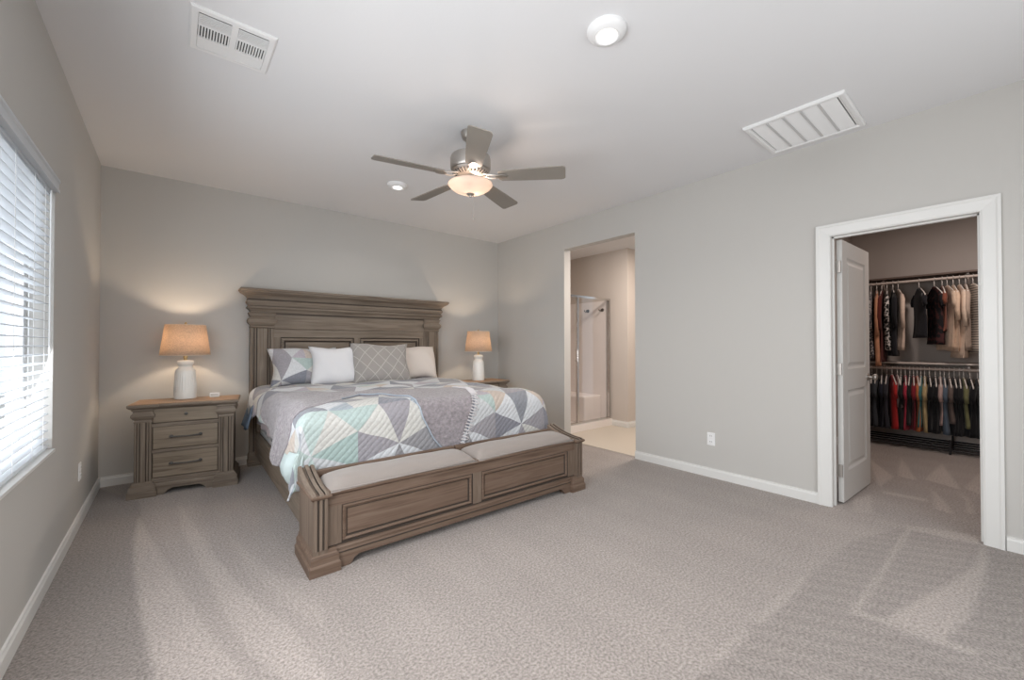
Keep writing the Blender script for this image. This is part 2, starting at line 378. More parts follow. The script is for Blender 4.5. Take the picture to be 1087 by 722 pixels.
# floor with vacuumed nap and plain darker areas
def inpoly(x, y, P):
    c = False
    for i in range(len(P)):
        (x1, y1), (x2, y2) = P[i-1], P[i]
        if (y1 > y) != (y2 > y) and x < (x2-x1)*(y-y1)/(y2-y1)+x1: c = not c
    return c
PX = lambda L: [tuple(floor_at(u, v)) for u, v in L]
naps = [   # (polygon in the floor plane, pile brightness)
    (PX([(104, 518), (148, 532), (150, 549), (142, 580), (143, 610), (152, 660), (168, 722), (-60, 722), (-60, 830)]), .76),  # darker area along the left wall
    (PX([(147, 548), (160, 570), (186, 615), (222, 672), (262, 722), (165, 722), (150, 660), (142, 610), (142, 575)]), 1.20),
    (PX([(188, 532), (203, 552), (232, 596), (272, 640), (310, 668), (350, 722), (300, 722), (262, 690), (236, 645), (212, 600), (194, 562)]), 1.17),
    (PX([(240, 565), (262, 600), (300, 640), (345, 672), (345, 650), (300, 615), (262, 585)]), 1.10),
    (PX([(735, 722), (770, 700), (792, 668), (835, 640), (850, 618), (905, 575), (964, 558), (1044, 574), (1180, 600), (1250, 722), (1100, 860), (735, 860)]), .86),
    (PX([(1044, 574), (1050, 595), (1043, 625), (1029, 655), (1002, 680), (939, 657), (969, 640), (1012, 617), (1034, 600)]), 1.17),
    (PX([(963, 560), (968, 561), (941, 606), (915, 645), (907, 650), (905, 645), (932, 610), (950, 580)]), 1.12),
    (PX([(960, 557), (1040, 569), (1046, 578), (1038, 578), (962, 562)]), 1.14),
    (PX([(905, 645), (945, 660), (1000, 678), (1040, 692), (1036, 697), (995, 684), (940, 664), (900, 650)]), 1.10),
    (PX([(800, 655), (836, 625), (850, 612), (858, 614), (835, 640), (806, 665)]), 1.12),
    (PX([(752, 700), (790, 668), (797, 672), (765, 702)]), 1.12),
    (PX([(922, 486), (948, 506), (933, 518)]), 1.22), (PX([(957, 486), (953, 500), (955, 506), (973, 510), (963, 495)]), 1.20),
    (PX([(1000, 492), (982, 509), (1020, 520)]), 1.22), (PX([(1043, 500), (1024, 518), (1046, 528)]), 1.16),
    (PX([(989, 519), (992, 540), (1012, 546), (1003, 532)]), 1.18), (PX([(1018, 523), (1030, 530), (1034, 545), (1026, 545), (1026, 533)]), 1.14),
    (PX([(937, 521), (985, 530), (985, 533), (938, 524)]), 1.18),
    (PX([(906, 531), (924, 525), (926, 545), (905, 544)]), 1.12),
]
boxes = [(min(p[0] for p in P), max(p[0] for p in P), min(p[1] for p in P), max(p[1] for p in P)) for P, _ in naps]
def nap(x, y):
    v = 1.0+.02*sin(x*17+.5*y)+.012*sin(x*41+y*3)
    if x > W: v *= .92  # closet carpet set slightly darker
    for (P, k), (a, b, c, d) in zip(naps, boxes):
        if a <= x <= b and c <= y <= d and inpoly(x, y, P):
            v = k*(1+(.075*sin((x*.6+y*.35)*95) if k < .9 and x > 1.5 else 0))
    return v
def carpet_grid(bm, x0, x1, y0, y1, s, lay):
    nx, ny = int(round((x1-x0)/s)), int(round((y1-y0)/s)); g = []
    for j in range(ny+1):
        g.append([bm.verts.new((x0+(x1-x0)*i/nx, y0+(y1-y0)*j/ny, 0)) for i in range(nx+1)])
    for j in range(ny):
        for i in range(nx): bm.faces.new((g[j][i], g[j][i+1], g[j+1][i+1], g[j+1][i]))
bm = B(); carpet_grid(bm, -.02, W+.02, YF, .02, .018, None); carpet_grid(bm, W+.02, 7.62, YF, -3.56, .018, None)
carpet_grid(bm, W+.02, W+.06, -2.40, -1.35, .04, None)
o = struct('floor', bm, M['carpet']); me = o.data
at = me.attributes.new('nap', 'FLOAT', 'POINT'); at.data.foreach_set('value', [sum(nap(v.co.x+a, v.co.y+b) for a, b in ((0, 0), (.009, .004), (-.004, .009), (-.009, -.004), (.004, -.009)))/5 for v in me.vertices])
# slab below everything
struct('floor_bathroom', bx(B(), W+.06, 8.6, -3.46, 1.2, -.06, -.002), M['tile'])
struct('ceiling', bx(B(), -.15, W+T, YF-.15, .15, H, H+.12), M['ceiling'])
struct('ceiling_bathroom', bx(B(), W+T, 8.6, -3.465, 1.3, 2.61, 2.7), M['ceiling'])
struct('ceiling_closet', bx(B(), W+T, 7.7, YF-.15, -3.465, H, H+.1), M['ceiling'])
struct('wall_back', bx(B(), -.15, W+T, 0, .15, 0, H), M['wall'])
WN = [(-2.70, -1.735), (-4.72, -3.18)]      # openings in the left wall (y0, y1): seen window, then an added one
WZ0, WZ1 = .66, 2.06
bm = B()
ys = [YF, WN[1][0], WN[1][1], WN[0][0], WN[0][1], 0]
bx(bm, -.15, 0, ys[0], ys[1], 0, H); bx(bm, -.15, 0, ys[2], ys[3], 0, H); bx(bm, -.15, 0, ys[4], ys[5], 0, H)
for a, b in WN: bx(bm, -.15, 0, a, b, 0, WZ0); bx(bm, -.15, 0, a, b, WZ1, H)
struct('wall_left', bm, M['wall'])
bm = B()
BO = (-2.388, -1.362, 2.404); CO = (-4.825, -4.055, 2.033)
bx(bm, W, W+T, BO[1], 0, 0, H); bx(bm, W, W+T, BO[0], BO[1], BO[2], H); bx(bm, W, W+T, CO[1], BO[0], 0, H)
bx(bm, W, W+T, CO[0], CO[1], CO[2], H); bx(bm, W, W+T, YF, CO[0], 0, H)
struct('wall_right', bm, M['wall'])
bm = B(); bx(bm, -.15, .9, YF-.15, YF, 0, H); bx(bm, 3.5, W+T, YF-.15, YF, 0, H); bx(bm, .9, 3.5, YF-.15, YF, 2.25, H); bx(bm, .9, 3.5, YF-.15, YF, 0, .35)  # opening left for the added unseen front window
struct('wall_front', bm, M['wall'])
# closet shell
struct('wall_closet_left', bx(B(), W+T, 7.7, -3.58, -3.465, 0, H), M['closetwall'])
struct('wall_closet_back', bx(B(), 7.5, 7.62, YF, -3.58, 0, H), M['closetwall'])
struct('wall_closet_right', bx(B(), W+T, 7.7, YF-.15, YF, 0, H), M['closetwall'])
# bathroom shell
struct('wall_bathroom_end', bx(B(), 5.56, 5.70, -1.40, 1.2, 0, 2.61), M['bathwall'])
struct('wall_bathroom_return', bx(B(), 5.70, 8.6, -1.40, -1.28, 0, 2.61), M['bathwall'])
struct('wall_bathroom_far', bx(B(), 8.48, 8.6, -3.465, -1.40, 0, 2.61), M['bathwall'])
struct('wall_bathroom_back', bx(B(), W+T, 5.56, .05, .17, 0, 2.61), M['bathwall'])
# baseboards (eased top)
def base_x(bm, x0, x1, y, s):   # runs along X on a wall at y, projecting by s
    pr = [(0, 0), (s*.014, 0), (s*.014, .062), (s*.009, .074), (s*.009, .082), (0, .084)]
    a = [bm.verts.new((x0, y+d, z)) for d, z in pr]; b = [bm.verts.new((x1, y+d, z)) for d, z in pr]
    for k in range(len(pr)-1): bm.faces.new((a[k], a[k+1], b[k+1], b[k]))
    bm.faces.new(a); bm.faces.new(b)
def base_y(bm, y0, y1, x, s):
    pr = [(0, 0), (s*.014, 0), (s*.014, .062), (s*.009, .074), (s*.009, .082), (0, .084)]
    a = [bm.verts.new((x+d, y0, z)) for d, z in pr]; b = [bm.verts.new((x+d, y1, z)) for d, z in pr]
    for k in range(len(pr)-1): bm.faces.new((a[k], a[k+1], b[k+1], b[k]))
    bm.faces.new(a); bm.faces.new(b)
bm = B(); base_x(bm, .014, W-.014, 0, -1); struct('baseboard_back', bm, M['trim'])
bm = B(); base_y(bm, YF, 0, 0, 1); struct('baseboard_left', bm, M['trim'])
bm = B(); base_y(bm, -3.985, -2.388, W, -1); base_y(bm, -1.362, 0, W, -1); base_y(bm, YF, -4.896, W, -1); struct('baseboard_right', bm, M['trim'])
bm = B(); base_y(bm, -1.40, -1.10, 5.56, -1); base_x(bm, 5.56, 8.4, -1.40, -1); struct('baseboard_bathroom', bm, M['trim'])
bm = B(); base_y(bm, YF, -3.58, 7.5, -1); base_x(bm, W+T, 7.5, -3.58, -1); struct('baseboard_closet', bm, M['trim'])
# closet door casing (stepped, mitred profile) and jamb
def casing(y0, y1, zt, w, x, s):
    bm = B(); prof = [(0, 0), (0, .008), (.010, .012), (.045, .016), (.062, .018), (.070, .022), (w, .022), (w, 0)]
    rows = []
    for d, t in prof:
        rows.append([bm.verts.new((x+s*t, y, z)) for y, z in ((y0-d, 0), (y0-d, zt+d), (y1+d, zt+d), (y1+d, 0))])
    for a, b in zip(rows, rows[1:]):
        for k in range(3): bm.faces.new((a[k], a[k+1], b[k+1], b[k]))
    return bm
struct('trim_closet_casing', casing(-4.808, -4.070, 2.018, .084, W, -1), M['trim'])
bm = B(); bx(bm, W-.002, W+T+.002, -4.825, -4.806, 0, 2.033); bx(bm, W-.002, W+T+.002, -4.072, -4.055, 0, 2.033); bx(bm, W-.002, W+T+.002, -4.825, -4.055, 2.016, 2.034)
bx(bm, W+.045, W+.075, -4.806, -4.796, 0, 2.016); bx(bm, W+.045, W+.075, -4.082, -4.072, 0, 2.016); bx(bm, W+.045, W+.075, -4.806, -4.072, 2.006, 2.016)
struct('trim_closet_jamb', bm, M['trim'])
# tile threshold, sill
struct('trim_bath_threshold', bx(B(), W+.056, W+.066, BO[0], BO[1], 0, .004), M['tile'])

# ------------------------------------------------------------------ closet door, swung into the closet
dr = thing('door_1', None, None, (W+T+.018, -4.078, 0), radians(-2.6)); dr['kind'] = 'structure'
# local: +X along the leaf from the hinge, faces towards -Y
def door_leaf():
    bm = B(); t = .035; w, z0, z1 = .735, .012, 2.006
    xs = [0, .115, w-.115, w]; zs = [z0, .235, .855, 1.015, z1-.125, z1]
    for yy, sgn in ((-t, 1), (0, -1)):
        for i in range(3):
            for j in range(5):
                a, b, c, d = xs[i], xs[i+1], zs[j], zs[j+1]
                if i == 1 and j in (1, 3):
                    loops = []
                    for ins, dep in ((0, 0), (.016, .009), (.030, .009), (.052, .002)):
                        y = yy+sgn*dep
                        loops.append([bm.verts.new(p) for p in ((a+ins, y, c+ins), (b-ins, y, c+ins), (b-ins, y, d-ins), (a+ins, y, d-ins))])
                    for p, q in zip(loops, loops[1:]):
                        for k in range(4): bm.faces.new((p[k], p[(k+1) % 4], q[(k+1) % 4], q[k]))
                    bm.faces.new(loops[-1])
                else: bm.faces.new([bm.verts.new(p) for p in ((a, yy, c), (b, yy, c), (b, yy, d), (a, yy, d))])
    for a, b in (((0, z0), (0, z1)), ((w, z0), (w, z1)), ((0, z1), (w, z1)), ((0, z0), (w, z0))):
        bm.faces.new([bm.verts.new(p) for p in ((a[0], -t, a[1]), (b[0], -t, b[1]), (b[0], 0, b[1]), (a[0], 0, a[1]))])
    bmesh.ops.remove_doubles(bm, verts=bm.verts, dist=1e-5)
    return bm
obj('door_leaf', door_leaf(), M['door'], dr)
for z in (.25, 1.02, 1.80):
    bm = B(); bx(bm, -.020, -.002, -.030, -.004, z-.045, z+.045); tube(bm, [(-.011, -.001, z-.047), (-.011, -.001, z+.047)], .006, 8)
    obj('hinge', bm, M['nickel'], dr)
for s in (-1, 1):
    bm = B(); pr = [(.030, 0), (.030, .006), (.012, .010), (.011, .030), (.022, .036), (.028, .048), (.025, .060), (.012, .066), (0, .067)]
    lathe(bm, pr, 20); bmesh.ops.rotate(bm, verts=bm.verts, cent=(0, 0, 0), matrix=Matrix.Rotation(radians(90 if s < 0 else -90), 3, 'X'))
    bmesh.ops.translate(bm, verts=bm.verts, vec=(.672, -.035 if s < 0 else 0, .93)); obj('door_knob', bm, M['nickel'], dr, smooth='auto')

# ------------------------------------------------------------------ windows
for wi, (a, b) in enumerate(WN):
    wn = thing('window_%d' % (wi+1), None, None, (-.12, (a+b)/2, WZ0)); wn['kind'] = 'structure'  # the second is an added, unseen window for the side fill light
    hw, hh = (b-a)/2, WZ1-WZ0
    bm = B(); fwd = .045
    for y0, y1, z0, z1 in ((-hw, hw, 0, fwd), (-hw, hw, hh-fwd, hh), (-hw, -hw+fwd, fwd, hh-fwd), (hw-fwd, hw, fwd, hh-fwd)): bx(bm, -.03, .025, y0, y1, z0, z1)
    obj('window_frame', bm, M['vinyl'], wn)
    bm = B(); bx(bm, -.02, .015, -.018, .018, fwd, hh-fwd); obj('mullion', bm, M['vinyl'], wn)
    bm = B(); bx(bm, -.012, -.008, -hw+fwd, -.018, fwd, hh-fwd); bx(bm, -.012, -.008, .018, hw-fwd, fwd, hh-fwd); obj('pane', bm, M['glass'], wn)
struct('trim_window_sill', bx(B(), -.15, .012, WN[0][0]+.01, WN[0][1]-.004, WZ0-.006, WZ0+.008), M['trim'])
wn = thing('window_3', None, None, (2.2, YF-.12, .35)); wn['kind'] = 'structure'  # added unseen window that carries the front fill light
bm = B()
for x0, x1, z0, z1 in ((-1.3, 1.3, 0, .05), (-1.3, 1.3, 1.85, 1.9), (-1.3, -1.25, .05, 1.85), (1.25, 1.3, .05, 1.85), (-.02, .02, .05, 1.85)): bx(bm, x0, x1, -.02, .02, z0, z1)
obj('window_frame', bm, M['vinyl'], wn)

# blinds in the nearer window
bl = thing('window_blind', 'white faux-wood horizontal slat blind covering the left window', 'blind', (-.036, (WN[0][0]+WN[0][1])/2, WZ0))
hw = (WN[0][1]-WN[0][0])/2-.012
bm = B(); prof = [(.030, 1.350), (.052, 1.352), (.052, 1.366), (.048, 1.374), (.048, 1.396), (.054, 1.404), (.054, 1.416), (.030, 1.416)]
va = [bm.verts.new((d, -hw-.02, z)) for d, z in prof]; vb = [bm.verts.new((d, hw+.030, z)) for d, z in prof]
for k in range(len(prof)): bm.faces.new((va[k], va[(k+1) % 8], vb[(k+1) % 8], vb[k]))
bm.faces.new(va); bm.faces.new(vb); obj('valance', bm, M['slat'], bl)
obj('headrail', bx(B(), -.030, .026, -hw, hw, 1.338, 1.392), M['slat'], bl)
obj('bottom_rail', bx(B(), -.026, .026, -hw, hw, .018, .034), M['slat'], bl, bevel=.003)
NS, tilt = 30, radians(4)
bm = B(); pts = []
for k in range(7):
    s = (k-3)/3; pts.append((s*.025, .0025*(1-s*s)))
lo = [[bm.verts.new((x*cos(tilt)+(z-.003*q)*sin(tilt), y, -x*sin(tilt)+(z-.003*q)*cos(tilt))) for x, z in pts] for q in (0, 1) for y in (-hw, hw)]
a0, a1, b0, b1 = lo[0], lo[1], lo[2], lo[3]
for k in range(6): bm.faces.new((a0[k], a0[k+1], a1[k+1], a1[k])); bm.faces.new((b0[k], b1[k], b1[k+1], b0[k+1]))
for k in (0, 6): bm.faces.new((a0[k], a1[k], b1[k], b0[k]))
bm.faces.new(a0+b0[::-1]); bm.faces.new(a1+b1[::-1])
sl = obj('slat', bm, M['slat'], bl, smooth='auto', loc=(0, 0, .066))
for k in range(1, NS):
    c = sl.copy(); COL.objects.link(c); c.location = (0, 0, .066+k*(1.26/(NS-1)))
for y in (-hw+.12, -.15, .15, hw-.12):
    bm = B(); tube(bm, [(.0255, y, .03), (.0255, y, 1.34)], .0013, 5); tube(bm, [(-.0255, y, .03), (-.0255, y, 1.34)], .0013, 5); obj('ladder_cord', bm, M['cord'], bl)
bm = B(); tube(bm, [(.034, hw-.06, .45), (.034, hw-.055, 1.34)], .0035, 8); obj('tilt_wand', bm, M['cord'], bl)

# neighbouring house outside
nb = tag(bpy.data.objects.new('neighbouring_house', None), 'pale neighbouring house wall seen through the blind slats', 'house'); COL.objects.link(nb); nb.location = (-5.2, -2.5, -.3)
bm = B(); bx(bm, -.2, 0, -9, 9, 0, 3.4); obj('house_wall', bm, mat('stucco', (.66, .67, .67), .9, bump=(30, .3, .01)), nb)
for y in (-3.2, -.2, 1.0, 3.2):
    f = obj('window_frame', bx(B(), 0, .04, y-.5, y+.5, 1.0, 2.4), M['vinyl'], nb); obj('pane', bx(B(), .04, .045, y-.44, y+.44, 1.06, 2.34), mat('dark_pane', (.40, .43, .46), .1), f)
gr = struct('ground', bx(B(), -14, -.16, -14, 14, -.4, -.3), mat('gravel', (.45, .42, .38), .95, bump=(40, .5, .02)))

# ------------------------------------------------------------------ outlets, vents, recessed lights
def outlet(loc, rz, label):
    t = thing('wall_outlet', label, 'outlet', loc, rz)      # local: plate faces -Y
    obj('plate', bx(B(), -.036, .036, -.006, 0, -.058, .058), M['whiteplastic'], t, bevel=.002)
    for z in (-.026, .026):
        f = obj('socket', bx(B(), -.017, .017, -.009, -.006, z-.015, z+.015), M['whiteplastic'], t, bevel=.001)
        bm = B()
        for x in (-.007, .007): bx(bm, x-.0015, x+.0015, -.0095, -.0088, z-.003, z+.008)
        obj('slot', bm, M['dark'], f)
outlet((W, -3.181, .347), radians(-90), 'white duplex outlet on the right wall beside the closet door')
outlet((0, -.92, .355), radians(90), 'white duplex outlet on the left wall below the window end')

sv = thing('supply_vent', 'white ceiling air vent with short slotted louvres near the window', 'vent', (.705, -2.43, H))
bm = B(); s = .172
rings = [[bm.verts.new((sx*r, sy*r, z)) for sx, sy in ((-1, -1), (1, -1), (1, 1), (-1, 1))] for r, z in ((s, 0), (s, -.006), (s-.008, -.010), (s-.030, -.011), (s-.032, -.004))]
for a, b in zip(rings, rings[1:]):
    for k in range(4): bm.faces.new((a[k], a[(k+1) % 4], b[(k+1) % 4], b[k]))
obj('frame', bm, M['whiteplastic'], sv)
obj('duct_shade', bx(B(), -.14, .14, -.14, .14, -.004, -.001), M['slot'], sv)
bm = B()
bx(bm, -.013, .013, -.14, .14, -.0125, -.002)
for y in (-.052, .052): bx(bm, -.14, .14, y-.006, y+.006, -.012, -.004)
obj('crossbar', bm, M['whiteplastic'], sv)
bm = B()
for hx in (-1, 1):
    for k in range(11):
        x = hx*(.0175+k*.0118); bx(bm, x-.0028, x+.0028, -.046, .046, -.012, -.004)
for k in range(6):
    y = -.064-k*.0125; bx(bm, -.14, .14, y-.0024, y+.0024, -.011, -.006)
    y = .062+k*.0135; bx(bm, -.14, .14, y-.0066, y+.0064, -.011, -.006)
obj('louvre', bm, M['whiteplastic'], sv)

rv = thing('return_grille', 'wide white return air grille in five panels by the right wall', 'vent', (3.872, -4.013, H))
bm = B(); sx_, sy_ = .292, .286
rings = [[bm.verts.new((a*(sx_-r), b*(sy_-r), z)) for a, b in ((-1, -1), (1, -1), (1, 1), (-1, 1))] for r, z in ((0, 0), (0, -.012), (.008, -.020), (.026, -.020), (.032, -.013), (.040, -.013), (.042, -.006))]
for a, b in zip(rings, rings[1:]):
    for k in range(4): bm.faces.new((a[k], a[(k+1) % 4], b[(k+1) % 4], b[k]))
obj('frame', bm, M['whiteplastic'], rv)
obj('duct_shade', bx(B(), -.25, .25, -.245, .245, -.003, -.001), mat('grille_back', (.35, .35, .35), .9), rv)
for k in range(5):
    y0 = -.244+k*.0976
    bm = B()
    for j in range(26):
        x = -.245+j*.0188
        v = [bm.verts.new(p) for p in ((x, y0+.006, -.008), (x+.0180, y0+.006, -.015), (x+.0180, y0+.092, -.015), (x, y0+.092, -.008))]
        w_ = [bm.verts.new(p.co+Vector((.0016, 0, .0012))) for p in v]
        bm.faces.new(v); bm.faces.new(w_[::-1])
        for q in range(4): bm.faces.new((v[q], v[(q+1) % 4], w_[(q+1) % 4], w_[q]))
    obj('louvre_panel', bm, M['whiteplastic'], rv)
bm = B()
for k in range(1, 5):
    y = -.244+k*.0976; bx(bm, -.25, .25, y-.007, y+.007, -.017, -.008)
obj('divider', bm, mat('grille_divider', (.58, .58, .58), .5), rv)

def can(loc, label, pw):
    t = thing('recessed_light', label, 'ceiling light', loc)
    bm = B(); lathe(bm, [(.094, 0), (.094, -.008), (.088, -.020), (.074, -.030), (.058, -.034), (.054, -.032), (.052, -.026)], 40); obj('trim_ring', bm, M['whiteplastic'], t, smooth='auto')
    bm = B(); lathe(bm, [(.053, -.026), (.040, -.029), (.0385, -.0292)], 32); obj('lens_rim', bm, M['lensrim'], t)
    bm = B(); lathe(bm, [(.0385, -.0292), (.02, -.031), (0, -.0315)], 32); obj('lens', bm, M['lens'], t, smooth=True)
    l = area('downlight', (loc[0], loc[1], loc[2]-.04), (0, 0, 0), .08, .08, pw, (1, .95, .88), 'DISK', 150); return t
can((2.10, -3.68, H), 'round white ceiling downlight nearest the camera, lit', 7)
can((2.128, -1.20, H), 'round white ceiling downlight between the fan and the bed wall, lit', 4)

# ------------------------------------------------------------------ ceiling fan
fn = thing('ceiling_fan', 'brushed nickel five-blade ceiling fan with a lit frosted bowl', 'ceiling fan', (2.13, -2.45, H))
def lobj(name, prof, m, par, n=40, **k): bm = B(); lathe(bm, prof, n, **k); return obj(name, bm, m, par, smooth='auto')
lobj('canopy', [(.068, 0), (.068, -.018), (.060, -.045), (.040, -.062), (.018, -.068)], M['nickel'], fn, cap1=True)
lobj('downrod', [(.013, -.05), (.013, -.18)], M['nickel'], fn, 16)
lobj('motor_housing', [(.013, -.150), (.055, -.158), (.115, -.168), (.140, -.180), (.145, -.195), (.145, -.262), (.138, -.276), (.105, -.290)], M['nickel'], fn, cap1=True)
fit = lobj('vent_collar', [(.128, -.277), (.136, -.284), (.120, -.306), (.085, -.320), (.060, -.326), (.055, -.365)], M['nickel'], fn, cap1=True)
bm = B()
for k in range(30):
    a = 2*pi*k/30; p = Vector((cos(a), sin(a), 0)); tube(bm, [p*.127+Vector((0, 0, -.2990)), p*.098+Vector((0, 0, -.3168))], .0034, 6)
obj('vent_slot', bm, M['dark'], fit)
bo = lobj('glass_bowl', [(.152, -.372), (.160, -.375), (.159, -.381), (.146, -.398), (.115, -.420), (.072, -.438), (.030, -.446), (0, -.447)], M['bowl'], fn)
sm = bo.modifiers.new('thickness', 'SOLIDIFY'); sm.thickness = .004
lobj('bowl_ring', [(.145, -.366), (.153, -.367), (.157, -.371), (.152, -.375), (.145, -.372), (.145, -.366)], M['nickel'], fn)
for k in range(3):
    bm = B(); a = 2*pi*k/3+.9; tube(bm, [(.05*cos(a), .05*sin(a), -.355), (.15*cos(a), .15*sin(a), -.369)], .004, 6)
    obj('bowl_arm', bm, M['nickel'], fn)
lobj('finial', [(.026, -.438), (.030, -.444), (.022, -.454), (.010, -.459), (.008, -.468), (0, -.470)], M['nickel'], fn, 24)
bm = B(); tube(bm, [(.02, -.01, -.455), (.02, -.01, -.60)], .0012, 5); lathe(bm, [(.0015, -.60), (.005, -.605), (.006, -.625), (.002, -.632), (0, -.633)], 10, c=(.02, -.01, 0)); obj('pull_chain', bm, M['nickel'], fn)
for k in range(5):
    a = radians(169-72*k)
    # blade iron
    bm = B(); R = Matrix.Rotation(a, 4, 'Z')
    tube(bm, [(.095, .022, -.310), (.13, .030, -.322), (.165, .030, -.328), (.20, .018, -.3285)], .006, 8); tube(bm, [(.095, -.022, -.310), (.13, -.030, -.322), (.165, -.030, -.328), (.20, -.018, -.3285)], .006, 8)
    n = 14; ring = [(.225+.045*cos(2*pi*j/n), .030*sin(2*pi*j/n)) for j in range(n)]
    t0 = [bm.verts.new((x, y, -.3335)) for x, y in ring]; t1 = [bm.verts.new((x, y, -.3275)) for x, y in ring]
    bm.faces.new(t0[::-1]); bm.faces.new(t1)
    for j in range(n): bm.faces.new((t0[j], t0[(j+1) % n], t1[(j+1) % n], t1[j]))
    ir = obj('blade_iron', bm, M['nickel'], fn, smooth='auto'); ir.matrix_local = R
    # blade: narrow root, wider tip, pitched
    bm = B(); out = []
    prof = [(.205, .040), (.225, .056), (.30, .060), (.42, .066), (.55, .071), (.655, .074), (.672, .068), (.680, .055)]
    up_ = [(x, w_) for x, w_ in prof]; dn = [(x, -w_) for x, w_ in prof][::-1]; ol = up_+dn
    pt_ = radians(-12)
    f = lambda x, y, z: (x, y*cos(pt_), z+y*sin(pt_))
    t0 = [bm.verts.new(f(x, y, -.328)) for x, y in ol]; t1 = [bm.verts.new(f(x, y, -.321)) for x, y in ol]
    bm.faces.new(t0); bm.faces.new(t1[::-1])
    for j in range(len(ol)): j2 = (j+1) % len(ol); bm.faces.new((t0[j], t1[j], t1[j2], t0[j2]))
    b_ = obj('blade', bm, M['blade'], fn); b_.matrix_local = R
point('fan_bulb', (2.13+.03, -2.45-.02, H-.408), 3.8, (1, .80, .66), .03)

# ------------------------------------------------------------------ bed
bed = thing('bed', 'king bed of weathered grey-brown oak with tall panelled headboard', 'bed', (2.125, -.020, 0), radians(-.8))
G = 1
hb = obj('headboard', bx(B(), -.99, .99, -.075, -.012, .18, 1.50), M['wh'], bed)
CR = [(0, 1.525), (.012, 1.530), (.016, 1.536), (.020, 1.552), (.032, 1.566), (.046, 1.574), (.048, 1.580), (.040, 1.584), (.040, 1.592), (.030, 1.598), (.032, 1.606), (.044, 1.622), (.050, 1.634), (.046, 1.648), (.036, 1.656), (.034, 1.668),
      (.038, 1.676), (.046, 1.690), (.062, 1.705), (.082, 1.718), (.096, 1.726), (.100, 1.730), (.100, 1.738), (.108, 1.742), (.112, 1.750), (.108, 1.762), (.104, 1.766)]
bm = B(); mould(bm, -1.035, 1.035, -.105, -.010, CR); cr = obj('crown_moulding', bm, M['wh'], hb, smooth='auto')
for z, d in ((1.5955, .0325), (1.6620, .0375), (1.5290, .011)):
    bm = B(); mould(bm, -1.035, 1.035, -.105, -.012, [(d, z-.007), (d+.004, z-.0055), (d+.004, z+.0035), (d, z+.005)]); obj('dark_groove', bm, M['glaze_shade'], cr)  # antique-wash strips widened to paint deeper shade into the crown
CAPP = [(0, 1.375), (.010, 1.378), (.014, 1.384), (.010, 1.392), (.006, 1.398), (.014, 1.410), (.030, 1.428), (.034, 1.448), (.028, 1.466), (.014, 1.482), (.010, 1.492), (.018, 1.500), (.018, 1.512), (.026, 1.520), (.026, 1.528)]
for s in (-1, 1):
    xa, xb = (-1.05, -.845) if s < 0 else (.845, 1.05)
    bm = B(); mould(bm, xa+.01, xb-.01, -.100, -.010, CAPP); obj('capital', bm, M['wh'], hb, smooth='auto')
    # fluted post
    bm = B(); bx(bm, xa, xb, -.100, -.010, .0, 1.378)
    ps = obj('post', bm, M['wv'], hb)
    bm = B(); bx(bm, xa+.058, xb-.058, -.112, -.099, .14, 1.376)
    for q in (.022, .044): bx(bm, xa+q-.006, xa+q+.006, -.107, -.099, .14, 1.376); bx(bm, xb-q-.006, xb-q+.006, -.107, -.099, .14, 1.376)
    obj('fluting', bm, M['wv'], ps, bevel=.003)
    bm = B()
    for q in (.033, .054): bx(bm, xa+q-.004, xa+q+.004, -.1008, -.099, .14, 1.376); bx(bm, xb-q-.004, xb-q+.004, -.1008, -.099, .14, 1.376)
    obj('dark_groove', bm, M['glaze_shade'], ps)
    bm = B(); mould(bm, xa, xb, -.102, -.010, [(.016, 0), (.016, .05), (.010, .055), (.010, .10), (.004, .115), (0, .13)]); obj('plinth', bm, M['wh'], ps)
bm = B(); bx(bm, -.85, .85, -.098, -.070, 1.385, 1.526); obj('frieze', bm, M['wh'], hb, bevel=.003)
bm = B(); mould(bm, -.85, .85, -.088, -.060, [(-.008, 1.366), (.010, 1.368), (.014, 1.376), (.010, 1.386), (0, 1.388)]); obj('bead', bm, M['wh'], hb)
bm = B(); bx(bm, -.85, .85, -.090, -.070, 1.285, 1.368); obj('top_rail', bm, M['wh'], hb)
for xa, xb in ((-.85, -.785), (-.035, .035), (.785, .85)): obj('stile', bx(B(), xa, xb, -.0895, -.070, .30, 1.286), M['wv'], hb)
for xa, xb in ((-.785, -.035), (.035, .785)):
    bm = B(); nest(bm, xa, xb, .62, 1.285, -.089, [(.006, .010, 1), (.010, .010, 1), (.020, .002, 0), (.034, -.004, 0), (.046, .010, 1), (.052, .010, 1), (.066, .006, 0), (.075, .003, 0)])
    obj('raised_panel', bm, [M['wh'], M['glaze_shade']], hb)
# side rails
for s in (-1, 1):
    xa, xb = sorted((s*1.005, s*.972)); bm = B(); bx(bm, xa, xb, -2.29, -.09, .105, .335)
    obj('side_rail', bm, M['wy'], bed, bevel=.004)
obj('mattress', bx(B(), -.95, .95, -2.12, -.115, .36, .735), M['mattress'], bed, bevel=.07)
obj('slat_base', bx(B(), -.96, .96, -2.26, -.12, .22, .355), M['mattress'], bed)

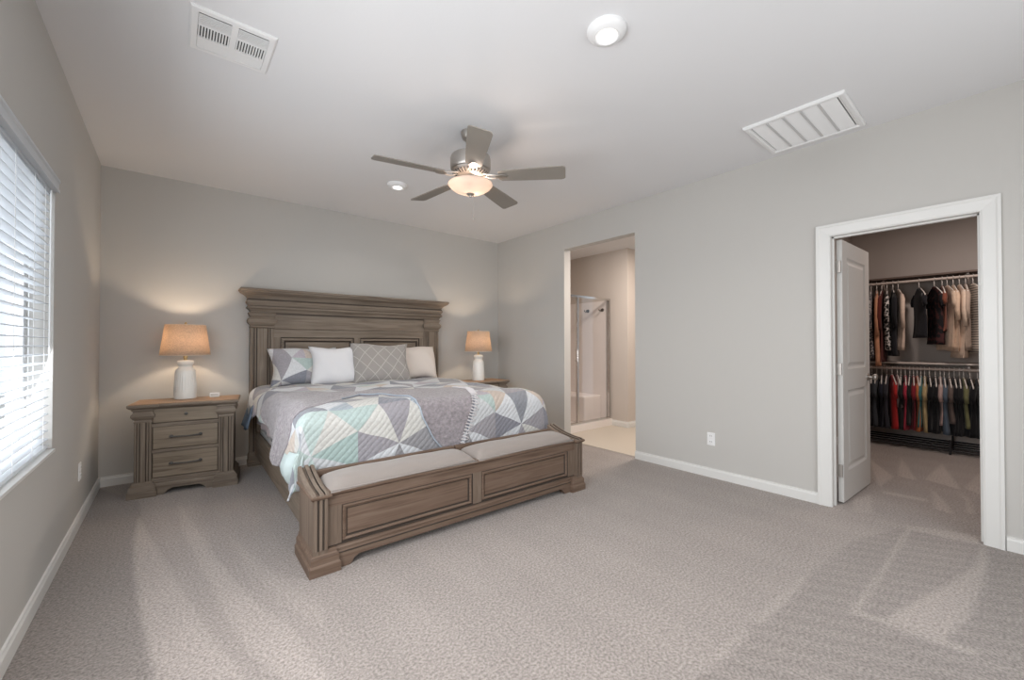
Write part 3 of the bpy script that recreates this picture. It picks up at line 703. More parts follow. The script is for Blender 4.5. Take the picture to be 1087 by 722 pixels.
# bench footboard
bn = obj('bench_footboard', bx(B(), -.93, .93, -2.555, -2.275, .055, .405), M['bh'], bed)
bn['label'] = 'storage bench end with two front panels and grey cushions'
YB = -2.565
for s in (-1, 1):
    xa, xb = (-1.038, -.965) if s < 0 else (.965, 1.038)
    ps = obj('bench_post', bx(B(), xa, xb, -2.598, -2.270, .10, .402), M['bv'], bn)
    bm = B(); mould(bm, xa-(.040 if s > 0 else 0), xb+(.040 if s < 0 else 0), -2.594, -2.262, [(.022, 0), (.022, .046), (.018, .052), (.014, .056), (.014, .088), (.010, .096), (.004, .104), (.002, .118), (0, .122)]); 
    obj('plinth', bm, M['bh'], ps)
    bm = B()
    for q in (.010, .036, .062): bx(bm, xa+q-.008, xa+q+.008, -2.606, -2.597, .125, .398)
    obj('fluting', bm, M['bv'], ps, bevel=.003)
    bm = B()
    for q in (.023, .049): bx(bm, xa+q-.004, xa+q+.004, -2.5995, -2.597, .125, .398)
    obj('dark_groove', bm, M['glaze_shade'], ps)
    # arm cap: concave sweep down to the front, ribbed across its width
    bm = B(); sec = [(-.010, -.020), (-.010, .006), (-.003, .013), (.012, .014), (.014, .004), (.022, .002), (.026, .004), (.028, .014), (.038, .016), (.048, .014), (.050, .004), (.054, .002), (.058, .010), (.068, .012), (.080, .006), (.082, -.020)]
    sec = sec if s < 0 else [(.073-a, b) for a, b in sec[::-1]]
    rows = []
    for k in range(17):
        t = k/16; y = -2.262-.352*t; e = 1-(1-t)**2.1; zc = .484*(1-e)+.414*e
        if k == 16: zc -= .008
        rows.append([bm.verts.new((xa+a, y, .404 if b < -.015 else zc+b)) for a, b in sec])
    for a, b in zip(rows, rows[1:]):
        for q in range(len(sec)-1): bm.faces.new((a[q], a[q+1], b[q+1], b[q])).material_index = 1 if abs(sec[q+1][1]-sec[q][1]) > .0075 and 1 < q < len(sec)-3 else 0
        bm.faces.new((a[-1], a[0], b[0], b[-1]))
    bm.faces.new(rows[0]); bm.faces.new(rows[-1][::-1])
    obj('arm_cap', bm, [M['by'], M['glaze_shade']], ps, smooth='auto')
    bx_ = bx(B(), xa, xb, -2.598, -2.270, .398, .412); obj('cap_core', bx_, M['bv'], ps)
    bm = B(); mould(bm, xa, xb, -2.600, -2.270, [(.004, .392), (.012, .398), (.016, .404), (.016, .412), (.010, .418)]); obj('cap_ledge', bm, M['bh'], ps)
# rails, panels
bm = B(); mould(bm, -.968, .968, -2.562, -2.30, [(0, .045), (.026, .046), (.026, .078), (.020, .082), (.016, .090), (.018, .104), (.010, .116), (.004, .124), (0, .128)]); obj('base_rail', bm, M['bh'], bn)
bm = B(); bx(bm, -.962, .962, -2.5785, -2.55, .1235, .1275); obj('dark_groove', bm, M['glaze_shade'], bn)
bm = B(); bx(bm, -.975, .975, -2.5895, -2.56, .0785, .0825); obj('dark_groove', bm, M['glaze_shade'], bn)
for s in (-1, 1):
    bm = B(); xa = s*.935; p0 = [(xa, 0), (xa-s*.085, 0), (xa-s*.100, .010), (xa-s*.110, .030), (xa-s*.140, .046), (xa, .048)]
    a = [bm.verts.new((x, -2.586, z)) for x, z in p0]; b = [bm.verts.new((x, -2.540, z)) for x, z in p0]
    bm.faces.new(a); bm.faces.new(b[::-1])
    for k in range(6): bm.faces.new((a[k], a[(k+1) % 6], b[(k+1) % 6], b[k]))
    obj('bracket_foot', bm, M['bh'], bn)
bm = B(); bx(bm, -.968, .968, -2.576, -2.54, .335, .398); obj('top_rail', bm, M['bh'], bn)
bm = B(); mould(bm, -.968, .968, -2.575, -2.30, [(0, .392), (.006, .396), (.014, .404), (.014, .414), (.006, .420)]); obj('seat_edge', bm, M['bh'], bn)
for xa, xb in ((-.968, -.890), (-.035, .035), (.890, .968)): obj('stile', bx(B(), xa, xb, -2.576, -2.54, .125, .336), M['bv'], bn)
for xa, xb in ((-.890, -.035), (.035, .890)):
    bm = B(); nest(bm, xa, xb, .128, .335, -2.575, [(.003, .006, 1), (.006, .006, 1), (.014, -.003, 0), (.026, .004, 0), (.030, .013, 1), (.033, .013, 1), (.036, .009, 0)]); obj('front_panel', bm, [M['bh'], M['glaze_shade']], bn)
bm = B(); bx(bm, -.968, -.012, -2.296, -2.262, .38, .462); bx(bm, -.002, .968, -2.296, -2.262, .38, .462); obj('back_rail', bm, M['bh'], bn, bevel=.004)
def cushion(x0, x1):
    bm = B(); nx, ny = 36, 12; y0, y1 = -2.590, -2.300; g = []
    zt = lambda i, j: .416 + .060*(max(0, 1-abs(2*i/nx-1)**9))**.5*(max(0, 1-abs(2*j/ny-1)**3.2))**.55 + .004*sin(i*.5)*sin(j*.6)
    for j in range(ny+1): g.append([bm.verts.new((x0+(x1-x0)*i/nx, y0+(y1-y0)*j/ny+(.006*sin(i*pi/nx) if j == 0 else 0), zt(i, j))) for i in range(nx+1)])
    bt = [[bm.verts.new((v.co.x, v.co.y, .412)) for v in r] for r in (g[0], g[-1])]
    for j in range(ny):
        for i in range(nx): bm.faces.new((g[j][i], g[j][i+1], g[j+1][i+1], g[j+1][i]))
    for r, q in ((g[0], bt[0]), (g[-1], bt[1])):
        for i in range(nx): bm.faces.new((r[i], r[i+1], q[i+1], q[i]))
    o = obj('cushion', bm, M['cushion'], bn, smooth=True)
    bm = B(); tube(bm, [(x0+.006, y0+.002, .424), (x1-.006, y0+.002, .424)], .004, 6); obj('piping', bm, M['cushion'], o, smooth=True)
cushion(-.950, -.006); cushion(.006, .950)

# ------------------------------------------------------------------ bedding (draped over the mattress)
XL, XR, YT = 1.075, 3.115, -2.205          # outer faces of the draped quilt: left, right, foot
ZT, RAD = .795, .10
def fold1(t, e, r):
    """distance t along cloth; beyond e it bends down: returns position, drop"""
    if t <= e-r: return t, 0
    s = t-(e-r); a = min(s/r, pi/2)
    if s < r*pi/2: return e-r+r*sin(a), r*(1-cos(a))
    return e, r+(s-r*pi/2)
XC = (XL+XR)/2; HWID = (XR-XL)/2
def drape(u, v, off=0.0):
    """u: cloth distance across (world x while on top), v: distance from the bed wall"""
    du = u-XC; s = 1 if du > 0 else -1
    px, dx = fold1(abs(du), HWID-(.01 if s > 0 else 0), .20 if s > 0 else RAD)
    py, dy = fold1(v, -YT, .11)
    drop = (dx**4+dy**4)**.25
    # flare and hanging folds
    fx = min(dx, .5); fy = min(dy, .5)
    wx = fx*(.10+.09*sin(v*7.5+.6)+.04*sin(v*19)); wy = fy*(.03+.03*sin(u*9))
    x = XC + s*(px+wx); y = -(py+wy)
    z = ZT - drop + .006*sin(u*8.3+v*3)+.006*sin(v*11-u*5)+.003*sin(u*23+v*17)
    if dx == 0 and dy == 0: z += .010*math.exp(-((v-.7)/.25)**2)
    n = Vector((s*(1 if dx > .05 else dx/.05), -(1 if dy > .05 else dy/.05), 1-min(1, drop/.1))); n = n.normalized() if n.length > 0 else Vector((0, 0, 1))
    return Vector((x, y, z))+n*off
def cloth(cols, vrange, nv, off, m, name, flip=False, bmat=None, thick=.008):
    """cols: list of u; vrange(u) -> (v0, v1)"""
    bm = B(); uvl = bm.loops.layers.uv.new('UVMap'); g = []; uvs = {}
    for u in cols:
        v0, v1 = vrange(u); row = []
        for j in range(nv+1):
            v = v0+(v1-v0)*j/nv; p = bm.verts.new(drape(u, v, off)); uvs[p] = (u, v); row.append(p)
        g.append(row)
    for a, b in zip(g, g[1:]):
        for j in range(nv):
            f = bm.faces.new((a[j], a[j+1], b[j+1], b[j]))
            for l in f.loops: l[uvl].uv = uvs[l.vert]
    me = bpy.data.meshes.new(name); bm.normal_update(); bm.to_mesh(me); bm.free(); me.shade_smooth()
    o = link(name, me, m); md = o.modifiers.new('thickness', 'SOLIDIFY'); md.thickness = thick; md.offset = -1 if not flip else 1
    return o
def lin(pts):
    def f(u):
        if u <= pts[0][0]: return pts[0][1]
        for (a, p), (b, q) in zip(pts, pts[1:]):
            if u <= b: return p+(q-p)*(u-a)/(b-a)
        return pts[-1][1]
    return f
# lavender sheet below the quilt on the window side
uL = lambda z: XL-(ZT-z)-.057+.0           # cloth coordinate of a point hanging at height z on the left
sheet_bot = lin([(.3, .44), (.55, .43), (1.2, .40), (1.9, .37), (2.15, .34)])
bm = B(); g = []
for j in range(60):
    v = .25+(2.12-.25)*j/59; row = []
    for i in range(12):
        z = .70+(sheet_bot(v)-.70)*i/11; k = (.70-z)
        row.append(bm.verts.new((XL+.055-.02*k+.012*sin(v*21)*k*3, -v, z)))
    g.append(row)
for a, b in zip(g, g[1:]):
    for i in range(11): bm.faces.new((a[i], a[i+1], b[i+1], b[i]))
sh = obj('bed_sheet', bm, M['lav'], smooth=True); sh.modifiers.new('thickness', 'SOLIDIFY').thickness = .004
tag(sh, 'lavender sheet edge hanging below the quilt on the window side', 'sheet')
bm = B(); g = []
for j in range(16):
    t = j/15; row = []
    for i in range(9):
        s = i/8; z = .66-.24*s+.02*sin(t*9)*s; row.append(bm.verts.new((XL-.012-.055*s-.014*sin(t*10)*s, -.17-.30*t, z)))
    g.append(row)
for a, b in zip(g, g[1:]):
    for i in range(8): bm.faces.new((a[i], a[i+1], b[i+1], b[i]))
o = obj('sheet_corner', bm, M['slateblue'], sh, smooth=True); o.modifiers.new('thickness', 'SOLIDIFY').thickness = .006
o['label'] = 'slate blue turned corner'

# the quilt: left hang gets longer towards the foot corner
qleft = lin([(.15, .50), (.40, .54), (.65, .66), (1.2, .62), (1.75, .51), (1.95, .46), (2.3, .42)])   # hanging height of left hem by v
NU, NV = 150, 150
def quilt_obj():
    bm = B(); uvl = bm.loops.layers.uv.new('UVMap'); g = []; uvs = {}
    for j in range(NV+1):
        v = .20+(2.60-.20)*j/NV
        uL_ = XL-(ZT-qleft(v))-.0 ; uR_ = XR+.42
        row = []
        for i in range(NU+1):
            u = uL_+(uR_-uL_)*i/NU; p = bm.verts.new(drape(u, v)); uvs[p] = (u, v); row.append(p)
        g.append(row)
    for a, b in zip(g, g[1:]):
        for i in range(NU):
            f = bm.faces.new((a[i], a[i+1], b[i+1], b[i]))
            for l in f.loops: l[uvl].uv = uvs[l.vert]
    me = bpy.data.meshes.new('quilt'); bm.normal_update(); bm.to_mesh(me); bm.free(); me.shade_smooth()
    o = link('quilt', me, M['quilt']); md = o.modifiers.new('thickness', 'SOLIDIFY'); md.thickness = .012; md.offset = -1
    return o
qo = quilt_obj(); tag(qo, 'patchwork quilt of white, grey and mint triangles over the bed', 'quilt')
# grey throw with the fringe
tv1 = lin([(.70, 1.84), (.80, 1.92), (.90, 2.04), (1.0, 2.08), (1.15, 2.04), (1.28, 1.95), (1.45, 1.76), (1.63, 1.62), (1.74, 1.70), (1.80, 1.84), (1.83, 2.05), (1.87, 2.26), (1.95, 2.40), (2.05, 2.53), (2.10, 2.57), (2.15, 2.57), (2.19, 2.48), (2.45, 1.92), (2.49, 1.62)])
tv0 = lin([(.74, 1.85), (.78, 1.76), (.90, 1.20), (1.0, 1.0), (1.3, 1.08), (1.9, 1.35), (2.3, 1.45), (2.44, 1.50), (2.49, 1.60)])
us = [.752+(2.49-.752)*k/170 for k in range(171)]
th = cloth(us, lambda u: (tv0(u), tv1(u)), 46, .016, M['throw'], 'throw_blanket')
tag(th, 'mottled mauve-grey throw laid slantwise over the quilt', 'throw blanket')
bm = B()
for k in range(46):
    t = k/45; u = 2.515-.28*t if t > .12 else 2.515; v = 1.62+(2.57-1.62)*t
    u = lin([(1.62, 2.49), (1.92, 2.45), (2.48, 2.19), (2.57, 2.15)])(v)
    p = [drape(u-.01, v, .020), drape(u+.022, v+.012, .024), drape(u+.048, v+.022+.008*sin(k*3.1), .018)]
    tube(bm, p, [.0055, .005, .004], 5)
o = obj('fringe', bm, mat('fringe_yarn', (.62, .59, .60), .95), th); o['label'] = 'pale twisted fringe'
bm = B(); cu = [1.66, 1.74, 1.80, 1.83, 1.87, 1.95, 2.05, 2.20]
pl = []
for k in range(60):
    u = 1.45+(2.12-1.45)*k/59; pl.append(drape(u, tv1(u)+.006, .022))
tube(bm, pl, .006, 7); o = obj('quilt_edge', bm, M['binding'], qo, smooth=True); o['label'] = 'blue bound edge of the quilt'

# corner that slides off at the bench: gathered mint end
def flap(name, cols, m, parent, label):
    bm = B(); uvl = bm.loops.layers.uv.new('UVMap'); g = []; N, K = len(cols), 10; uvs = {}
    for a, (top, bot, bulge) in enumerate(cols):
        row = []
        for i in range(K+1):
            s = i/K; p = Vector(top).lerp(Vector(bot), s); p += Vector((-1, -.3, 0))*(bulge*sin(pi*s)); q = bm.verts.new(p); uvs[q] = (1.0+a*.03, 2.3+s*.2); row.append(q)
        g.append(row)
    for a, b in zip(g, g[1:]):
        for i in range(K):
            f = bm.faces.new((a[i], a[i+1], b[i+1], b[i]))
            for l in f.loops: l[uvl].uv = uvs[l.vert]
    o = obj(name, bm, m, parent, smooth=True); o.modifiers.new('thickness', 'SOLIDIFY').thickness = .008; s = o.modifiers.new('soft', 'SUBSURF'); s.levels = s.render_levels = 1
    o['label'] = label; return o
flap('hanging_corner', [((1.065, -1.93, .52), (1.03, -1.95, .40), .01), ((1.03, -2.00, .54), (1.00, -2.03, .385), .03), ((1.06, -2.06, .55), (1.05, -2.07, .37), .02), ((1.02, -2.12, .56), (1.01, -2.13, .36), .045), ((1.05, -2.18, .56), (1.05, -2.19, .365), .03), ((1.09, -2.235, .55), (1.10, -2.235, .40), .01)],
     mat('mint_cotton', (.47, .545, .54), .9, bump=(40, .4, .006)), qo, 'gathered pale mint corner hanging beside the bench')
flap('hanging_strip', [((1.075, -2.02, .46), (1.055, -2.02, .33), .004), ((1.065, -2.05, .46), (1.045, -2.05, .31), .004), ((1.08, -2.09, .46), (1.06, -2.09, .30), .01), ((1.075, -2.13, .45), (1.07, -2.14, .315), .0)], M['lav'], sh, 'loose lavender strip at the foot')

# ------------------------------------------------------------------ pillows
def pillow(name, label, m, loc, w, h, t, tilt, rz, group=None, lean=0, seed=0):
    bm = B(); uvl = bm.loops.layers.uv.new('UVMap'); n = 26; uvs = {}; rnd = random.Random(seed)
    ph = [rnd.uniform(0, 6) for _ in range(6)]
    sheets = []
    for s in (1, -1):
        g = []
        for j in range(n+1):
            row = []
            for i in range(n+1):
                a, b = 2*i/n-1, 2*j/n-1
                pin = 1-.075*(1-b*b)*abs(a)**3-.0; pin2 = 1-.085*(1-a*a)*abs(b)**3
                prof = max(0, (1-a**4)*(1-b**4))**.62
                wr = 1+.10*sin(3*a+ph[0])*sin(2.5*b+ph[1])+.05*sin(9*a+5*b+ph[2])
                p = bm.verts.new((a*w/2*pin+.01*sin(3*b+ph[3]), s*t/2*prof*wr, h/2+b*h/2*pin2+.008*sin(4*a+ph[4])))
                uvs[p] = ((a+1)/2*w, (b+1)/2*h); row.append(p)
            g.append(row)
        sheets.append(g)
        for j in range(n):
            for i in range(n):
                f = bm.faces.new((g[j][i], g[j][i+1], g[j+1][i+1], g[j+1][i]))
                for l in f.loops: l[uvl].uv = uvs[l.vert]
    bmesh.ops.remove_doubles(bm, verts=bm.verts, dist=.0004)
    o = obj(name, bm, m, smooth=True)
    o.location = loc; o.rotation_euler = (radians(-tilt), radians(lean), radians(rz)); tag(o, label, 'pillow', group)
    return o
# headboard face stands at y = -.13 ; pillows lean back on it
pillow('pillow', 'patchwork pillow with grey and white triangles, nearest the window', M['sham'], (1.535, -.40, .795), .66, .41, .17, 22, 1, seed=1)
pillow('pillow', 'plain white pillow between the patchwork and the grey pillow', M['white_cotton'], (1.80, -.53, .795), .52, .42, .17, 22, -2, seed=2, lean=0)
pillow('pillow', 'large grey pillow stitched with a pale diamond pattern', M['diamond'], (2.225, -.63, .782), .635, .47, .17, 22, -5, seed=3, lean=1.5)
pillow('pillow', 'plain cream pillow at the far right of the bed', M['cream_cotton'], (2.755, -.40, .795), .53, .42, .17, 20, -2, seed=4)

# ------------------------------------------------------------------ nightstands
def nightstand(loc, rz, label):
    t = thing('nightstand', label, 'nightstand', loc, rz, None)
    hw_, d = .325, .345            # body half width, depth; front towards -Y, origin at the middle of the back
    f = -d
    body = obj('carcass', bx(B(), -hw_+.05, hw_-.05, f+.035, 0, .05, .70), M['wv'], t)
    bm = B(); mould(bm, -hw_+.012, hw_-.012, f+.012, 0, [(.0, .693), (.012, .695), (.024, .702), (.034, .712), (.036, .726), (.030, .734)])
    for xa, xb in ((-hw_-.004, -hw_+.118), (hw_-.118, hw_+.004)): mould(bm, xa, xb, f-.004, 0, [(.0, .694), (.012, .696), (.024, .703), (.034, .713), (.036, .727), (.031, .7335)])
    obj('top_edge', bm, M['wh'], t)
    bm = B(); bx(bm, -hw_-.030, hw_+.030, f-.012, 0, .7330, .7365); bx(bm, -hw_-.030, -hw_+.145, f-.030, 0, .7330, .7362); bx(bm, hw_-.145, hw_+.030, f-.030, 0, .7330, .7362)
    o = obj('top', bm, M['nst'], t); o['label'] = 'warm honey-brown top'
    for s in (-1, 1):
        xa, xb = (-hw_, -hw_+.108) if s < 0 else (hw_-.108, hw_)
        p = obj('post', bx(B(), xa, xb, f, 0, .10, .60), M['wv'], t)
        bm = B(); bx(bm, xa+.038, xb-.038, f-.010, f+.001, .115, .588)
        for q in (.010, .026): bx(bm, xa+q-.006, xa+q+.006, f-.006, f+.001, .115, .588); bx(bm, xb-q-.006, xb-q+.006, f-.006, f+.001, .115, .588)
        obj('fluting', bm, M['wv'], p, bevel=.002)
        bm = B()
        for q in (.018, .035): bx(bm, xa+q-.003, xa+q+.003, f-.0015, f+.001, .115, .588); bx(bm, xb-q-.003, xb-q+.003, f-.0015, f+.001, .115, .588)
        obj('dark_groove', bm, M['glaze_shade'], p)
        bm = B(); mould(bm, xa+.006, xb-.006, f+.004, 0, [(0, .585), (.008, .588), (.010, .594), (.006, .602), (.004, .608), (.016, .620), (.026, .636), (.024, .652), (.012, .668), (.010, .678), (.020, .684), (.020, .695)]); obj('capital', bm, M['wh'], t, smooth='auto')
        bm = B(); mould(bm, xa-.002, xb+.002, f-.004, 0, [(.034, 0), (.034, .048), (.030, .054), (.026, .058), (.026, .086), (.020, .094), (.012, .100), (.008, .112), (0, .118)]); obj('plinth', bm, M['wh'], t)
    # base rail with bracket arch
    bm = B(); mould(bm, -hw_+.10, hw_-.10, f+.012, -.05, [(0, .046), (.020, .047), (.020, .078), (.014, .086), (.010, .094), (.014, .104), (.004, .114), (0, .118)])
    for s in (-1, 1):
        xa = s*(hw_-.108); p0 = [(xa, 0), (xa-s*.075, 0), (xa-s*.088, .014), (xa-s*.100, .030), (xa-s*.135, .047), (xa, .049)]
        a = [bm.verts.new((x, f-.006, z)) for x, z in p0]; b = [bm.verts.new((x, f+.03, z)) for x, z in p0]
        bm.faces.new(a); bm.faces.new(b[::-1])
        for k in range(6): bm.faces.new((a[k], a[(k+1) % 6], b[(k+1) % 6], b[k]))
    obj('base_rail', bm, M['wh'], t)
    bm = B()
    for z0, z1 in ((.116, .134), (.337, .362), (.545, .574), (.692, .697)): bx(bm, -.219, .219, f+.006, f+.05, z0, z1)
    obj('face_rail', bm, M['wh'], t)
    obj('gap_shade', bx(B(), -.220, .220, f+.028, f+.034, .116, .695), M['glaze_shade'], t)  # dark sheet standing in for the shade between drawers
    for n_, (z0, z1) in enumerate(((.138, .333), (.366, .541), (.578, .690))):
        bm = B(); nest(bm, -.213, .213, z0, z1, f+.010, [(.004, -.003, 0), (.010, -.003, 0)], back=f+.03); dw = obj('drawer', bm, M['nsf'], t)
        zc = (z0+z1)/2+.006
        bm = B()
        if n_ < 2:
            for x in (-.095, .095):
                lathe(bm, [(.013, 0), (.013, .003), (.006, .006), (.006, .022)], 12, c=(0, 0, 0))
                vs = [v for v in bm.verts if not v.tag]
                for v in vs:
                    c = v.co.copy(); v.co = Vector((x+c.x, f+.008-c.z, zc+c.y)); v.tag = True
            tube(bm, [(-.108, f-.016, zc+.003), (-.095, f-.016, zc), (0, f-.018, zc-.004), (.095, f-.016, zc), (.108, f-.016, zc+.003)], [.007, .0065, .005, .0065, .007], 10)
            obj('pull_handle', bm, M['pullmetal'], dw, smooth='auto')
        else:
            lathe(bm, [(.009, 0), (.005, .004), (.005, .012), (.012, .016), (.012, .022), (0, .025)], 14)
            for v in bm.verts: c = v.co.copy(); v.co = Vector((c.x, f+.008-c.z, zc+c.y))
            obj('knob', bm, M['pullmetal'], dw, smooth='auto')
    return t
nightstand((.618, -.225, 0), radians(-8), 'weathered oak three-drawer nightstand on the window side of the bed')
nightstand((3.575, -.300, 0), radians(0), 'weathered oak nightstand half hidden behind the right side of the bed')

# ------------------------------------------------------------------ lamps
def lamp(loc, label, pw):
    t = thing('table_lamp', label, 'lamp', loc)
    fl = lambda k, z: (.022*cos(k*pi)) if .012 < z < .245 else 0
    bm = B(); lathe(bm, [(.072, 0), (.080, .003), (.0805, .012), (.079, .06), (.077, .12), (.0735, .18), (.070, .238), (.067, .250), (.058, .262), (.049, .274), (.047, .284), (.055, .298), (.060, .306), (.060, .324), (.054, .332), (.030, .335), (.012, .336)], 56, cap0=True, cap1=True, fl=fl)
    obj('base', bm, M['ceramic'], t, smooth='auto')
    bm = B(); lathe(bm, [(.012, .334), (.012, .352), (.016, .356), (.016, .385), (.008, .39), (0, .392)], 16); obj('socket', bm, M['brass'], t, smooth='auto')
    bm = B(); lathe(bm, [(.178, .380), (.144, .645)], 48); o = obj('lamp_shade', bm, M['shade'], t, smooth=True); md = o.modifiers.new('t', 'SOLIDIFY'); md.thickness = .002
    bm = B(); tube(bm, [(.178*cos(2*pi*k/48), .178*sin(2*pi*k/48), .381) for k in range(48)], .0028, 6, closed=True); tube(bm, [(.144*cos(2*pi*k/48), .144*sin(2*pi*k/48), .645) for k in range(48)], .0022, 6, closed=True)
    obj('rim', bm, mat('shade_tape', (.75, .66, .55), .8), o, smooth=True)
    bm = B(); 
    for k in range(3): a = 2*pi*k/3+.4; tube(bm, [(0, 0, .640), (.143*cos(a), .143*sin(a), .640)], .0018, 5)
    tube(bm, [(0, 0, .385), (.045, 0, .42), (.05, 0, .55), (.02, 0, .63), (0, 0, .66)], .0018, 5)
    obj('harp', bm, M['brass'], t)
    bm = B(); lathe(bm, [(.004, .640), (.008, .652), (.010, .662), (.004, .670), (0, .673)], 12); obj('finial', bm, M['brass'], t, smooth=True)
    bm = B(); lathe(bm, [(.012, .392), (.014, .41), (.029, .44), (.031, .465), (.020, .490), (0, .497)], 20); b_ = obj('bulb', bm, mat('bulb_glass', (1, .9, .8), .3, emit=(1, .78, .55), estr=12), t, smooth=True)
    b_.visible_shadow = True
    point('lamp_bulb_light', (loc[0]+.0, loc[1]-.0, loc[2]+.530), pw, (1, .78, .57), .025)
    return t
lamp((.567, -.300, .7365), 'white ribbed ceramic lamp with linen shade, lit, beside the window corner', 7.5)
lamp((3.592, -.450, .7365), 'white ribbed ceramic lamp with linen shade, lit, right of the bed', 7.5)
ck = thing('alarm_clock', 'small white box clock behind the left lamp on the nightstand', 'clock', (.775, -.335, .7368), radians(-10))
obj('case', bx(B(), -.036, .036, -.016, .016, 0, .038), M['whiteplastic'], ck, bevel=.004)
obj('display', bx(B(), -.028, .028, -.0172, -.015, .009, .030), mat('clock_display', (.55, .53, .50), .3), ck)

# ------------------------------------------------------------------ shower behind the bathroom opening
obj_ = bx(B(), W+T, 5.56, -1.13, -1.03, 0, .095); struct('trim_shower_curb', obj_, M['surround'])
bm = B(); bx(bm, 5.548, 5.560, -1.03, .05, 0, 1.87); bx(bm, W+T, 5.548, .038, .05, 0, 1.87); bx(bm, W+T, W+T+.012, -1.03, .038, 0, 1.87); bx(bm, W+T+.012, 5.548, -1.03, .038, 0, .04)
struct('wall_shower_surround', bm, M['surround'])
bm = B(); bx(bm, 5.16, 5.548, -.93, .038, .04, .435); tag(obj('shower_bench', bm, M['surround'], bevel=.02), 'moulded white bench seat inside the glass shower', 'bench')
se = thing('shower_enclosure', 'framed clear glass shower enclosure seen through the bathroom opening', 'shower', (4.97, -1.08, .095))
xl, xm, xr, zt = W+T-4.97+.003, 4.834-4.97, 5.56-4.97-.003, 1.80
bm = B(); bx(bm, xl, xr, -.018, .018, 0, .028); bx(bm, xl, xr, -.018, .018, zt-.03, zt); bx(bm, xr-.028, xr, -.018, .018, .028, zt-.03); bx(bm, xl, xl+.025, -.018, .018, .028, zt-.03); bx(bm, xm-.014, xm+.014, -.014, .014, .028, zt-.03)
obj('metal_frame', bm, M['chrome'], se)
obj('fixed_pane', bx(B(), xm+.014, xr-.028, -.003, .003, .028, zt-.03), M['glass'], se)
dw = obj('shower_door', bx(B(), xl+.025, xm-.014, -.003, .003, .028, zt-.03), M['glass'], se)
bm = B()
for z in (.885, 1.035): tube(bm, [(xm-.045, -.003, z), (xm-.045, -.045, z)], .007, 8)
tube(bm, [(xm-.045, -.045, .880), (xm-.045, -.045, 1.04)], .009, 10); obj('handle', bm, M['chrome'], dw)
for y in (-.96, -.676):
    t = thing('robe_hook', 'dark bronze hook on the shower wall, %s one' % ('right-hand' if y < -.8 else 'left-hand'), 'hook', (5.548, y, 1.735), 0)
    bm = B(); lathe(bm, [(.026, 0), (.026, .006), (.010, .012), (.010, .035)], 16, cap0=True, cap1=True)
    for v in bm.verts: c = v.co.copy(); v.co = Vector((-c.z, c.x, c.y))
    obj('rose', bm, M['bronze'], t)
    bm = B(); tube(bm, [(-.030, 0, .0), (-.045, -.012, -.018), (-.058, -.020, -.004), (-.062, -.022, .014)], .008, 8); tube(bm, [(-.030, 0, .0), (-.045, .012, -.018), (-.058, .020, -.004), (-.062, .022, .014)], .008, 8); obj('prong', bm, M['bronze'], t)
bl_ = area('bathroom_ceiling_light', (4.95, -2.3, 2.58), (0, 0, 0), .3, .3, 34, (1, .88, .78), 'DISK')
bf = thing('bathroom_ceiling_fixture', 'round flush ceiling fixture inside the bathroom', 'ceiling light', (4.95, -2.3, 2.61)); bm = B(); lathe(bm, [(.17, 0), (.17, -.015), (.15, -.022)], 32, cap1=True); obj('housing', bm, M['whiteplastic'], bf)

# ------------------------------------------------------------------ closet fittings and clothes
RX, RU, RL = 7.16, 1.950, .925
M['shelf'] = mat('closet_shelf_white', (.55, .50, .46), .6)
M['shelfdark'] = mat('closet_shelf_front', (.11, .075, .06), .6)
def shelf(z, label, m):
    bm = B(); bx(bm, RX-.06, 7.5, YF, -3.58, z, z+.018); o = obj('closet_shelf', bm, m); tag(o, label, 'shelf')
    return o
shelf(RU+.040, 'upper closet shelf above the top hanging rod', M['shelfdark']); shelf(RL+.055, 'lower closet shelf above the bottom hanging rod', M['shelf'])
M['rod'] = mat('closet_rod', (.60, .52, .47), .4)
for z, lb in ((RU, 'upper closet rod carrying shirts'), (RL, 'lower closet rod carrying folded clothes')):
    bm = B(); tube(bm, [(RX, YF, z), (RX, -3.58, z)], .0155, 14); o = obj('closet_rod', bm, M['rod'], smooth='auto'); tag(o, lb, 'rod')
    for y in (-4.64, -3.95):
        bm = B(); bx(bm, RX-.004, 7.5, y-.009, y+.009, z+.016, z+.036); bx(bm, 7.488, 7.5, y-.009, y+.009, z-.26, z+.036)
        tube(bm, [(7.49, y, z-.24), (RX, y, z-.018)], .007, 6); obj('bracket', bm, M['rod'], o)
